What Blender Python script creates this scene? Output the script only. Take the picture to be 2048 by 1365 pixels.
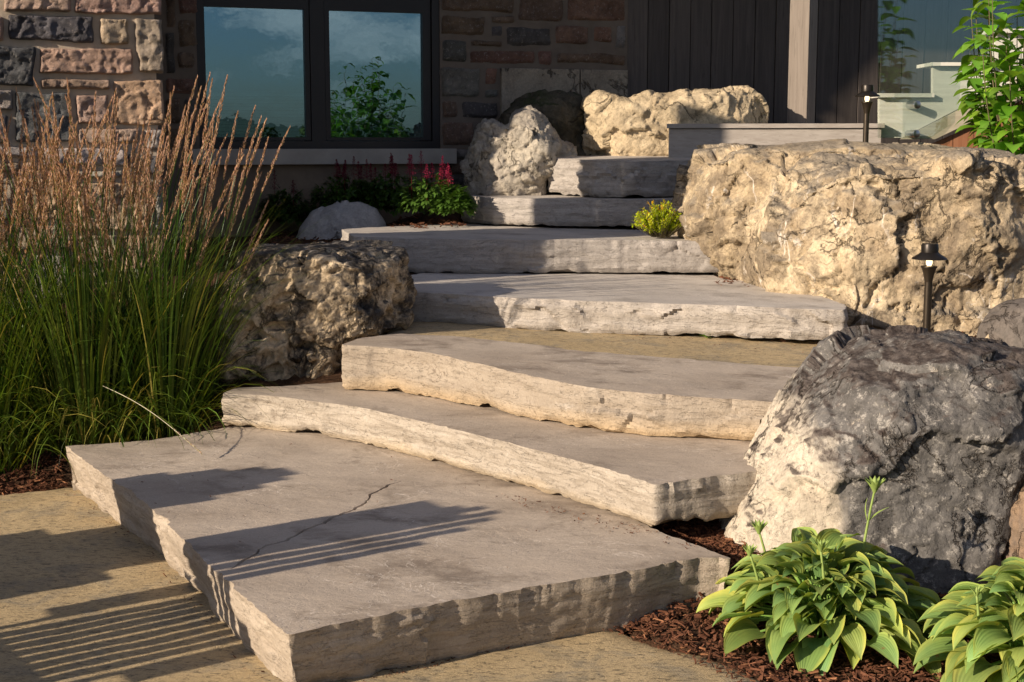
import bpy, bmesh, math, random
import numpy as np
from mathutils import Vector, Matrix
from mathutils.geometry import delaunay_2d_cdt
R = math.radians
for o in list(bpy.data.objects): bpy.data.objects.remove(o)
scene = bpy.context.scene
COL = scene.collection

# ------------------------------------------------------------------ camera, sky, sun, exposure
EYE = 1.40; PITCH = R(7.96); FPX = 2844.4
cd = bpy.data.cameras.new('camera'); cam = bpy.data.objects.new('camera', cd); COL.objects.link(cam)
cam.location = (0, 0, EYE); cam.rotation_euler = (R(90) - PITCH, 0, 0)
cd.lens = 50; cd.sensor_width = 36; cd.clip_start = .05; cd.clip_end = 5000
scene.camera = cam
SUN_AZ, SUN_EL = R(35), R(20)          # travel direction of the light on the ground plan, height
sd = bpy.data.lights.new('sun', 'SUN'); sun = bpy.data.objects.new('sun', sd); COL.objects.link(sun)
sd.energy = 5.0; sd.angle = R(.5); sd.color = (1.0, .84, .66)
sdir = Vector((math.cos(SUN_AZ)*math.cos(SUN_EL), math.sin(SUN_AZ)*math.cos(SUN_EL), -math.sin(SUN_EL)))
sun.rotation_euler = sdir.to_track_quat('-Z', 'Y').to_euler()
sun.location = (-20, -14, 12)
world = bpy.data.worlds.new("World"); scene.world = world; world.use_nodes = True
wn = world.node_tree.nodes; wl = world.node_tree.links
wn.clear()
wo = wn.new('ShaderNodeOutputWorld'); bg = wn.new('ShaderNodeBackground'); bg.inputs[1].default_value = .052
sky = wn.new('ShaderNodeTexSky'); sky.sky_type = 'NISHITA'; sky.sun_disc = False
sky.sun_elevation = SUN_EL
# sky sun_rotation is measured clockwise from +Y; the sun stands opposite the travel direction
sky.sun_rotation = math.atan2(-math.cos(SUN_AZ), -math.sin(SUN_AZ))
tc = wn.new('ShaderNodeTexCoord'); mp = wn.new('ShaderNodeMapping'); mp.inputs['Scale'].default_value = (1, 1, 3.6)
nz = wn.new('ShaderNodeTexNoise'); nz.inputs['Scale'].default_value = 5.2; nz.inputs['Detail'].default_value = 7; nz.inputs['Roughness'].default_value = .58
rp = wn.new('ShaderNodeValToRGB'); rp.color_ramp.elements[0].position = .49; rp.color_ramp.elements[1].position = .62
mx = wn.new('ShaderNodeMix'); mx.data_type = 'RGBA'; mx.inputs[7].default_value = (10.5, 9.6, 9.4, 1)
ml = wn.new('ShaderNodeMath'); ml.operation = 'MULTIPLY'; ml.inputs[1].default_value = .7
wl.new(tc.outputs['Generated'], mp.inputs[0]); wl.new(mp.outputs[0], nz.inputs['Vector']); wl.new(nz.outputs[0], rp.inputs[0])
wl.new(rp.outputs[0], ml.inputs[0]); wl.new(ml.outputs[0], mx.inputs[0]); tint = wn.new('ShaderNodeMix'); tint.data_type = 'RGBA'; tint.blend_type = 'MULTIPLY'; tint.inputs[0].default_value = 1; tint.inputs[7].default_value = (.78, .9, 1.2, 1); wl.new(sky.outputs[0], tint.inputs[6]); wl.new(tint.outputs[2], mx.inputs[6])
wl.new(mx.outputs[2], bg.inputs[0]); wl.new(bg.outputs[0], wo.inputs[0])
scene.view_settings.view_transform = 'Standard'; scene.view_settings.look = 'None'
scene.view_settings.exposure = 0.52; scene.view_settings.gamma = 1
scene.cycles.max_bounces = 8; scene.cycles.transparent_max_bounces = 12

# ------------------------------------------------------------------ projection helpers (measure the place from the photo)
cp, sp = math.cos(PITCH), math.sin(PITCH)
def ray(u, v):
    a = u - 1024; b = 682.5 - v
    return (a, FPX*cp + b*sp, b*cp - FPX*sp)
def PZ(u, v, z):                       # on the level z
    d = ray(u, v); t = (z - EYE)/d[2]
    return Vector((d[0]*t, d[1]*t, z))
def PY(u, v, Y):                       # at the depth Y
    d = ray(u, v); t = Y/d[1]
    return Vector((d[0]*t, Y, EYE + d[2]*t))
def PW(u, v, O, n):                    # on the upright plane through O with normal n
    d = Vector(ray(u, v)); c = Vector((0, 0, EYE)); t = (O - c).dot(n)/d.dot(n)
    return c + d*t

# ------------------------------------------------------------------ numpy noise
_rng = np.random.RandomState(7)
_perm = _rng.permutation(256); _perm = np.concatenate([_perm]*3)
_g = _rng.normal(size=(256, 3)); _g /= np.linalg.norm(_g, axis=1)[:, None]
def perlin(P, seed=0):
    P = P + seed*17.37
    i = np.floor(P).astype(np.int64); f = P - i; i = i & 255
    w = f*f*f*(f*(f*6 - 15) + 10)
    out = 0
    for dx in (0, 1):
        for dy in (0, 1):
            for dz in (0, 1):
                h = _perm[_perm[_perm[(i[:, 0]+dx) & 255] + ((i[:, 1]+dy) & 255)] + ((i[:, 2]+dz) & 255)]
                g = _g[h]
                d = (g*(f - np.array([dx, dy, dz]))).sum(1)
                ww = (w[:, 0] if dx else 1-w[:, 0])*(w[:, 1] if dy else 1-w[:, 1])*(w[:, 2] if dz else 1-w[:, 2])
                out = out + ww*d
    return out*1.6
def fbm(P, o=4, gain=.5, lac=2.03, seed=0):
    a = 1; s = 0; t = 0; Q = P.copy()
    for k in range(o):
        s = s + a*perlin(Q, seed+k); t += a; a *= gain; Q = Q*lac
    return s/t*1.5
def ridged(P, o=4, gain=.5, lac=2.1, seed=0):
    a = 1; s = 0; t = 0; Q = P.copy()
    for k in range(o):
        s = s + a*(1 - 2*np.abs(perlin(Q, seed+k))); t += a; a *= gain; Q = Q*lac
    return s/t
def worley(P, seed=0):
    P = P + seed*11.3
    i = np.floor(P).astype(np.int64); f1 = np.full(len(P), 9.); f2 = f1.copy(); cid = np.zeros(len(P), int)
    vec = np.zeros((len(P), 3))
    for dx in (-1, 0, 1):
        for dy in (-1, 0, 1):
            for dz in (-1, 0, 1):
                c = i + np.array([dx, dy, dz]); cm = c & 255
                h = _perm[_perm[_perm[cm[:, 0]] + cm[:, 1]] + cm[:, 2]]
                q = c + (_g[h]*.5 + .5)
                e = q - P; d = np.sqrt((e**2).sum(1)); m = d < f1
                f2 = np.where(m, f1, np.minimum(f2, d)); f1 = np.where(m, d, f1); cid = np.where(m, h, cid)
                vec[m] = e[m]
    return f1, f2, cid, vec
def ss(x, a, b):
    t = np.clip((x-a)/(b-a), 0, 1); return t*t*(3-2*t)

# ------------------------------------------------------------------ objects
def tag(o, label=None, cat=None, group=None, kind=None):
    if label: o['label'] = label
    if cat: o['category'] = cat
    if group: o['group'] = group
    if kind: o['kind'] = kind
    return o
def empty(name, loc=(0, 0, 0), rz=0):
    o = bpy.data.objects.new(name, None); COL.objects.link(o); o.location = loc; o.rotation_euler = (0, 0, rz); o.empty_display_size = .1
    return o
def mesh_obj(name, V, F, mat=None, parent=None, smooth=True, sharp=None, mats=None, mi=None, cols=None, world=True):
    me = bpy.data.meshes.new(name)
    V = [tuple(v) for v in (V.tolist() if isinstance(V, np.ndarray) else V)]
    if parent is not None and world:
        inv = Matrix.LocRotScale(parent.location, parent.rotation_euler, None).inverted()
        V = [tuple(inv @ Vector(v)) for v in V]
    F = F.tolist() if isinstance(F, np.ndarray) else F
    me.from_pydata(V, [], F)
    if smooth: me.polygons.foreach_set('use_smooth', [True]*len(me.polygons))
    for m in (mats or ([mat] if mat else [])): me.materials.append(m)
    if mi is not None: me.polygons.foreach_set('material_index', mi)
    if cols is not None:
        a = me.color_attributes.new('Col', 'FLOAT_COLOR', 'POINT')
        c = np.ones((len(V), 4), np.float32); c[:, :3] = np.asarray(cols, np.float32)
        a.data.foreach_set('color', c.ravel())
    me.update()
    if sharp: me.set_sharp_from_angle(angle=R(sharp))
    o = bpy.data.objects.new(name, me); COL.objects.link(o)
    if parent is not None: o.parent = parent
    return o
class MB:
    """collects simple solids, builds them as one mesh"""
    def __init__(s): s.V = []; s.F = []; s.C = []
    def add(s, V, F, c=None):
        b = len(s.V); s.V += [tuple(v) for v in V]; s.F += [tuple(i+b for i in f) for f in F]
        s.C += [c or (1, 1, 1)]*len(V)
    def obox(s, c, ax, ay, az, hx, hy, hz, col=None, bev=0):      # oriented box
        c = Vector(c); ax, ay, az = Vector(ax), Vector(ay), Vector(az)
        if bev <= 0:
            V = [c + ax*hx*i + ay*hy*j + az*hz*k for i in (-1, 1) for j in (-1, 1) for k in (-1, 1)]
            s.add(V, [(0, 1, 3, 2), (4, 6, 7, 5), (0, 4, 5, 1), (2, 3, 7, 6), (0, 2, 6, 4), (1, 5, 7, 3)], col); return
        bm = bmesh.new(); bmesh.ops.create_cube(bm, size=2)
        for v in bm.verts: v.co = Vector((v.co.x*hx, v.co.y*hy, v.co.z*hz))
        bmesh.ops.bevel(bm, geom=list(bm.edges), offset=bev, segments=2, profile=.7, affect='EDGES')
        bm.verts.index_update()
        s.add([c + ax*v.co.x + ay*v.co.y + az*v.co.z for v in bm.verts], [tuple(v.index for v in f.verts) for f in bm.faces], col); bm.free()
    def box(s, x0, x1, y0, y1, z0, z1, col=None, bev=0):
        s.obox(((x0+x1)/2, (y0+y1)/2, (z0+z1)/2), (1, 0, 0), (0, 1, 0), (0, 0, 1), (x1-x0)/2, (y1-y0)/2, (z1-z0)/2, col, bev)
    def tube(s, pts, rad, n=8, col=None, cap=True):
        pts = [Vector(p) for p in pts]; rad = rad if hasattr(rad, '__len__') else [rad]*len(pts)
        V = []; F = []
        for i, p in enumerate(pts):
            t = (pts[min(i+1, len(pts)-1)] - pts[max(i-1, 0)]).normalized()
            a = t.cross(Vector((0, 0, 1)) if abs(t.z) < .9 else Vector((1, 0, 0))).normalized(); b = t.cross(a)
            V += [p + (a*math.cos(2*math.pi*k/n) + b*math.sin(2*math.pi*k/n))*rad[i] for k in range(n)]
        for i in range(len(pts)-1):
            for k in range(n): F.append((i*n+k, i*n+(k+1) % n, (i+1)*n+(k+1) % n, (i+1)*n+k))
        if cap: F.append(tuple(range(n))[::-1]); F.append(tuple((len(pts)-1)*n+k for k in range(n)))
        s.add(V, F, col)
    def lathe(s, prof, c=(0, 0, 0), n=32, col=None):
        V = []; F = []
        for r, z in prof: V += [(c[0]+r*math.cos(2*math.pi*k/n), c[1]+r*math.sin(2*math.pi*k/n), c[2]+z) for k in range(n)]
        for i in range(len(prof)-1):
            for k in range(n): F.append((i*n+k, i*n+(k+1) % n, (i+1)*n+(k+1) % n, (i+1)*n+k))
        s.add(V, F, col)
    def build(s, name, mat, parent=None, smooth=False, sharp=None, world=True, cols=False):
        return mesh_obj(name, s.V, s.F, mat, parent, smooth, sharp, cols=s.C if cols else None, world=world)

# ------------------------------------------------------------------ materials
class M:
    def __init__(s, name, rough=.85, spec=.3):
        s.m = bpy.data.materials.new(name); s.m.use_nodes = True; s.nt = s.m.node_tree; s.nt.nodes.clear()
        s.out = s.n('ShaderNodeOutputMaterial'); s.b = s.n('ShaderNodeBsdfPrincipled'); s.l(s.b.outputs[0], s.out.inputs[0])
        s.b.inputs['Roughness'].default_value = rough; s.b.inputs['Specular IOR Level'].default_value = spec
        s.tc = s.n('ShaderNodeTexCoord'); s.obj = s.tc.outputs['Object']
    def n(s, t, **k):
        x = s.nt.nodes.new(t)
        for a, b in k.items(): setattr(x, a, b)
        return x
    def l(s, a, b): s.nt.links.new(a, b)
    def put(s, v, inp):
        if hasattr(v, 'is_output'): s.l(v, inp)
        elif hasattr(v, '__len__') and len(v) == 3 and inp.type == 'RGBA': inp.default_value = (*v, 1)
        else: inp.default_value = v
    def map(s, scale=(1, 1, 1), rot=(0, 0, 0), loc=(0, 0, 0), src=None):
        x = s.n('ShaderNodeMapping'); x.inputs['Scale'].default_value = scale; x.inputs['Rotation'].default_value = rot; x.inputs['Location'].default_value = loc
        s.l(src or s.obj, x.inputs[0]); return x.outputs[0]
    def noise(s, scale, detail=5, rough=.55, vec=None, dist=0, color=False):
        x = s.n('ShaderNodeTexNoise'); x.inputs['Scale'].default_value = scale; x.inputs['Detail'].default_value = detail
        x.inputs['Roughness'].default_value = rough; x.inputs['Distortion'].default_value = dist
        s.l(vec or s.obj, x.inputs['Vector']); return x.outputs[1 if color else 0]
    def vor(s, scale, vec=None, feature='F1', out=0, rnd=1):
        x = s.n('ShaderNodeTexVoronoi', feature=feature); x.inputs['Scale'].default_value = scale; x.inputs['Randomness'].default_value = rnd
        s.l(vec or s.obj, x.inputs['Vector']); return x.outputs[out]
    def ramp(s, fac, stops, mode='LINEAR'):
        x = s.n('ShaderNodeValToRGB'); cr = x.color_ramp; cr.interpolation = mode
        while len(cr.elements) < len(stops): cr.elements.new(.5)
        for e, (p, c) in zip(cr.elements, stops):
            e.position = p; e.color = (c, c, c, 1) if not hasattr(c, '__len__') else (*c, 1)
        s.put(fac, x.inputs[0]); return x.outputs[0]
    def mix(s, fac, a, b, mode='MIX'):
        x = s.n('ShaderNodeMix', data_type='RGBA', blend_type=mode); s.put(fac, x.inputs[0]); s.put(a, x.inputs[6]); s.put(b, x.inputs[7]); return x.outputs[2]
    def math(s, op, a, b=0, c=0):
        x = s.n('ShaderNodeMath', operation=op); s.put(a, x.inputs[0]); s.put(b, x.inputs[1]); s.put(c, x.inputs[2]); return x.outputs[0]
    def sep(s, v=None):
        x = s.n('ShaderNodeSeparateXYZ'); s.l(v or s.obj, x.inputs[0]); return x.outputs
    def bump(s, h, strength=.5, dist=.01, prev=None):
        x = s.n('ShaderNodeBump'); x.inputs['Strength'].default_value = strength; x.inputs['Distance'].default_value = dist
        s.put(h, x.inputs['Height'])
        if prev is not None: s.l(prev, x.inputs['Normal'])
        s.l(x.outputs[0], s.b.inputs['Normal']); return x.outputs[0]
    def col(s, c): s.put(c, s.b.inputs['Base Color']); return s
    def attr(s, name='Col'):
        x = s.n('ShaderNodeVertexColor', layer_name=name); return x.outputs[0]
    def normal_z(s):
        g = s.n('ShaderNodeNewGeometry'); return s.sep(g.outputs['Normal'])[2]
def hsv_jit(m, c, scale, amt):
    return m.mix(1, c, m.ramp(m.noise(scale, 3), [(.3, 1-amt), (.7, 1+amt)]), 'MULTIPLY')

def mat_slab_top(name, c0, c1, dark, light=(.48, .42, .36)):
    m = M(name, .82, .25); v = m.map((1, 1.3, .4), (0, 0, .4))
    c = m.mix(m.ramp(m.noise(1.6, 6, .6, v), [(.35, 0), (.65, 1)]), c0, c1)
    c = m.mix(m.math('MULTIPLY', m.ramp(m.noise(3.1, 9, .7, v, .25), [(.52, 0), (.66, 1)]), .8), c, dark)
    c = m.mix(m.math('MULTIPLY', m.ramp(m.noise(11, 9, .75, m.map((1, 1.9, 1), (0, 0, .5)), .4), [(.55, 0), (.7, 1)]), .35), c, dark)
    # scratches and pale lift-off flakes
    ln = m.ramp(m.math('ABSOLUTE', m.math('SUBTRACT', m.noise(3.3, 5, .6, v, 1.5), .5)), [(0, 1), (.006, 0)])
    ln = m.math('MULTIPLY', ln, m.ramp(m.noise(2.6, 4, .6, m.map(loc=(4, 1, 0))), [(.5, 0), (.56, 1)]))
    c = m.mix(m.math('MULTIPLY', ln, .85), c, light)
    sp_ = m.ramp(m.vor(85), [(.06, 1), (.12, 0)]); sp_ = m.math('MULTIPLY', sp_, m.ramp(m.noise(9, 4), [(.55, 0), (.62, 1)]))
    c = m.mix(m.math('MULTIPLY', sp_, .6), c, (.08, .065, .05))
    c = m.mix(1, c, m.ramp(m.noise(160, 4, .7), [(.3, .84), (.7, 1.14)]), 'MULTIPLY')
    m.col(c)
    lg = m.ramp(m.noise(1.5, 10, .6, v, .2), [(.36, 0), (.363, .25), (.44, .3), (.443, .5), (.50, .55), (.503, .75), (.58, .8), (.583, 1)])
    b = m.bump(lg, .6, .006); b = m.bump(m.noise(2.6, 8, .58, v, .1), .35, .02, b)
    b = m.bump(m.noise(22, 7, .7, m.map((1, 1.5, 1), (0, 0, .5))), .55, .006, b)
    m.bump(m.noise(180, 4, .7), .35, .0022, b)
    return m.m
def mat_slab_side(name, c0, c1, dark, bottom=None, zr=None, cont=1):
    m = M(name, .85, .25); v = m.map((1.3, 1.3, 16)); v2 = m.map((3.5, 3.5, 36))
    w = m.noise(1.2, 6, .6, v, .5)
    c = m.mix(m.ramp(w, [(.36, 0), (.64, 1)]), c0, c1)
    c = m.mix(m.math('MULTIPLY', m.ramp(m.noise(2.2, 5, .62, v2, .35), [(.42, 1), (.52, 0)]), .28*cont), c, dark)
    c = m.mix(m.math('MULTIPLY', m.ramp(m.noise(5, 7, .7, None, .6), [(.58, 0), (.7, 1)]), .5), c, dark)
    c = m.mix(m.math('MULTIPLY', m.ramp(m.noise(7, 8, .7, m.map(loc=(3, 3, 3)), .9), [(.62, 0), (.7, 1)]), .55), c, (.58, .53, .46))
    if bottom:
        z = m.math('ADD', m.sep()[2], m.math('MULTIPLY', m.math('SUBTRACT', m.noise(3, 5), .5), .09))
        c = m.mix(m.math('MULTIPLY', m.ramp(z, [(zr[0], 1), (zr[1], 0)]) if False else m.math('SUBTRACT', 1, m.math('MINIMUM', 1, m.math('MAXIMUM', 0, m.math('DIVIDE', m.math('SUBTRACT', z, zr[0]), zr[1]-zr[0])))), .75), c, bottom)
    ln = m.ramp(m.math('ABSOLUTE', m.math('SUBTRACT', m.noise(4, 5, .6, m.map((1, 1, 1.6)), 1.2), .5)), [(0, 1), (.007, 0)])
    ln = m.math('MULTIPLY', ln, m.ramp(m.noise(3, 3), [(.5, 0), (.58, 1)]))
    c = m.mix(m.math('MULTIPLY', ln, .55), c, (.09, .06, .04))
    c = m.mix(1, c, m.ramp(m.noise(140, 4, .7), [(.3, .86), (.7, 1.12)]), 'MULTIPLY')
    m.col(c)
    lg = m.ramp(m.noise(1.7, 9, .62, m.map((1.6, 1.6, 7)), .3), [(.40, 0), (.407, .35), (.49, .4), (.497, .65), (.57, .7), (.577, 1)])
    b = m.bump(lg, .8, .012); b = m.bump(m.noise(2.2, 6, .62, v2, .3), .5, .005, b)
    b = m.bump(m.noise(14, 8, .68), .6, .012, b)
    b = m.bump(m.noise(45, 6, .75), .6, .008, b); m.bump(m.noise(130, 4, .7), .5, .004, b)
    return m.m
def mat_rock(name, c0, c1, c2, stain, stain_amt=.5, stain_th=.52, top=None, top_th=(.35, .75), top_noise=3.0, white=0, grad=None, pit=.3, patch=None, bumpk=1, fine=1):
    """limestone boulders: mottled base, weathering stain, growth on the upward sides, pits"""
    m = M(name, .9, .2)
    c = m.mix(m.ramp(m.noise(1.7, 8, .62, None, .6), [(.36, 0), (.62, 1)]), c0, c1)
    c = m.mix(m.ramp(m.noise(4.2, 9, .68, m.map(loc=(5, 2, 1)), .8), [(.47, 0), (.63, 1)]), c, c2)
    st = m.ramp(m.noise(2.4, 10, .72, m.map((1, 1, .8), loc=(1, 7, 3)), .5), [(stain_th, 0), (stain_th+.09, 1)])
    st = m.math('MULTIPLY', st, stain_amt)
    c = m.mix(st, c, stain)
    st2 = m.math('MULTIPLY', m.ramp(m.noise(13, 9, .75, m.map(loc=(9, 2, 3)), .4), [(.53, 0), (.62, 1)]), stain_amt*.75)
    c = m.mix(st2, c, stain)
    if patch:                             # (colour, (x,y,z) direction, offset, width): a side of the rock that is differently weathered
        colp, dr, off, wd = patch
        d = m.n('ShaderNodeVectorMath', operation='DOT_PRODUCT'); m.l(m.obj, d.inputs[0]); d.inputs[1].default_value = dr
        f = m.math('ADD', m.math('DIVIDE', m.math('SUBTRACT', d.outputs['Value'], off), wd), m.math('MULTIPLY', m.math('SUBTRACT', m.noise(5, 9, .7, None, .6), .5), 3.4))
        f = m.math('MINIMUM', 1, m.math('MAXIMUM', 0, f))
        cp_ = m.mix(m.ramp(m.noise(7, 9, .75, None, .3), [(.4, 0), (.66, 1)]), colp[0], colp[1])
        cp_ = m.mix(m.ramp(m.noise(26, 8, .8, m.map(loc=(2, 2, 8))), [(.54, 0), (.62, 1)]), cp_, colp[2]); cp_ = m.mix(m.ramp(m.noise(9, 9, .85, m.map(loc=(6, 2, 8))), [(.61, 0), (.64, 1)]), cp_, (.5, .44, .36))
        c = m.mix(f, c, cp_)
    if white:
        wln = m.ramp(m.math('ABSOLUTE', m.math('SUBTRACT', m.noise(2.3, 6, .55, m.map((1.3, 1.3, .45)), .8), .5)), [(0, 1), (.012, 0)])
        wln = m.math('MULTIPLY', wln, m.ramp(m.noise(3, 5), [(.48, 0), (.56, 1)]))
        c = m.mix(m.math('MULTIPLY', wln, white), c, (.66, .6, .52))
        c = m.mix(m.math('MULTIPLY', m.ramp(m.noise(6, 9, .7, m.map(loc=(0, 3, 9)), .5), [(.63, 0), (.69, 1)]), white*.8), c, (.6, .55, .48))
    if top:
        f = m.math('ADD', m.normal_z(), m.math('MULTIPLY', m.math('SUBTRACT', m.noise(top_noise, 9, .72, None, .4), .5), 2.6))
        f = m.ramp(f, [(top_th[0], 0), (top_th[1], 1)])
        ct = m.mix(m.ramp(m.noise(18, 8, .75), [(.42, 0), (.62, 1)]), top[0], top[1])
        c = m.mix(m.math('MULTIPLY', f, .9), c, ct)
    c = m.mix(1, c, m.ramp(m.noise(70, 6, .75), [(.28, .72), (.72, 1.25)]), 'MULTIPLY')
    p = m.ramp(m.vor(46, m.map((1, 1, 1), loc=(1, 1, 1))), [(.05, 1), (.2, 0)]); p = m.math('MULTIPLY', p, m.ramp(m.noise(6, 4), [(.5, 0), (.6, 1)]))
    c = m.mix(m.math('MULTIPLY', p, pit), c, (.06, .045, .03))
    ck_ = m.ramp(m.math('ABSOLUTE', m.math('SUBTRACT', m.noise(1.9, 7, .6, m.map(loc=(4, 4, 4)), .5), .5)), [(0, 1), (.009, 0)])
    ck_ = m.math('MULTIPLY', ck_, m.ramp(m.noise(2.4, 4, .6, m.map(loc=(8, 0, 4))), [(.46, 0), (.54, 1)]))
    c = m.mix(m.math('MULTIPLY', ck_, .75), c, (.05, .038, .028))
    m.col(c)
    lg = m.ramp(m.noise(2.7, 9, .62, m.map(loc=(1, 9, 4)), .3), [(.40, 0), (.408, .3), (.49, .35), (.497, .65), (.57, .7), (.577, 1)])
    b = m.bump(lg, .8*bumpk, .022); b = m.bump(ck_, .9, -.015, b)
    b = m.bump(m.noise(7, 9, .66, None, .2), .5*bumpk, .016, b)
    b = m.bump(m.noise(30, 8, .7, None, .2), .75*bumpk, .014, b)
    b = m.bump(p, .6*pit, -.02, b)
    m.bump(m.noise(150, 5, .75), .5*fine, .0045, b)
    return m.m
def mat_leaf(name, c0, c1, trans=.3, rough=.5, spec=.35, scale=8, attr=False, edge=None):
    m = M(name, rough, spec)
    c = m.mix(m.ramp(m.noise(scale, 4), [(.35, 0), (.65, 1)]), c0, c1)
    if attr: c = m.mix(1, c, m.attr(), 'MULTIPLY')
    m.col(c)
    t = m.n('ShaderNodeBsdfTranslucent'); m.put(m.mix(1, c, (1.25, 1.25, .5), 'MULTIPLY'), t.inputs[0])
    x = m.n('ShaderNodeMixShader'); x.inputs[0].default_value = trans
    m.l(m.b.outputs[0], x.inputs[1]); m.l(t.outputs[0], x.inputs[2]); m.l(x.outputs[0], m.out.inputs[0])
    return m.m
def mat_wood(name, c0, c1, dark, axis='z', rough=.75, cont=.6, attr=False):
    m = M(name, rough, .25)
    sc = {'z': (22, 22, 1.1), 'x': (1.1, 22, 22), 'e': (1.1, 30, 30)}[axis]
    v = m.map(sc, (0, 0, R(-20) if axis == 'e' else 0))
    c = m.mix(m.ramp(m.noise(1.5, 6, .6, v, .5), [(.35, 0), (.65, 1)]), c0, c1)
    c = m.mix(m.math('MULTIPLY', m.ramp(m.noise(3, 6, .7, v, 1.0), [(.55, 0), (.68, 1)]), cont), c, dark)
    if attr: c = m.mix(1, c, m.attr(), 'MULTIPLY')
    m.col(c); b = m.bump(m.noise(2.2, 6, .6, v, .6), .4, .004); m.bump(m.noise(150, 3, .6), .2, .001, b)
    return m.m
def mat_plain(name, c, rough=.5, metal=0, spec=.4, nz_=None):
    m = M(name, rough, spec); m.b.inputs['Metallic'].default_value = metal
    cc = m.mix(1, c, m.ramp(m.noise(nz_ or 14, 5, .65), [(.3, .82), (.7, 1.15)]), 'MULTIPLY'); m.col(cc)
    m.bump(m.noise(90, 4, .6), .12, .001)
    return m.m

MT = {}
MT['top_warm'] = mat_slab_top('slab top warm grey', (.385, .32, .255), (.50, .425, .345), (.20, .16, .125), (.70, .62, .53))
MT['top_cool'] = mat_slab_top('slab top cool grey', (.46, .42, .375), (.57, .525, .47), (.28, .25, .22), (.66, .61, .56))
MT['side_warm'] = mat_slab_side('slab side warm', (.36, .30, .235), (.46, .39, .31), (.21, .165, .12))
MT['side5'] = mat_slab_side('slab side tan', (.33, .275, .215), (.40, .34, .27), (.20, .155, .11), (.52, .38, .22), (.34, .41), .7)
MT['side6'] = mat_slab_side('slab side layered', (.36, .31, .25), (.46, .405, .335), (.17, .135, .10), (.50, .40, .27), (.185, .23), 1.3)
MT['side_cool'] = mat_slab_side('slab side grey', (.37, .33, .285), (.47, .425, .375), (.23, .2, .175), cont=.8)
MT['side_grey'] = mat_slab_side('slab side weathered grey', (.33, .30, .27), (.42, .385, .35), (.20, .18, .16), cont=1)

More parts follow.
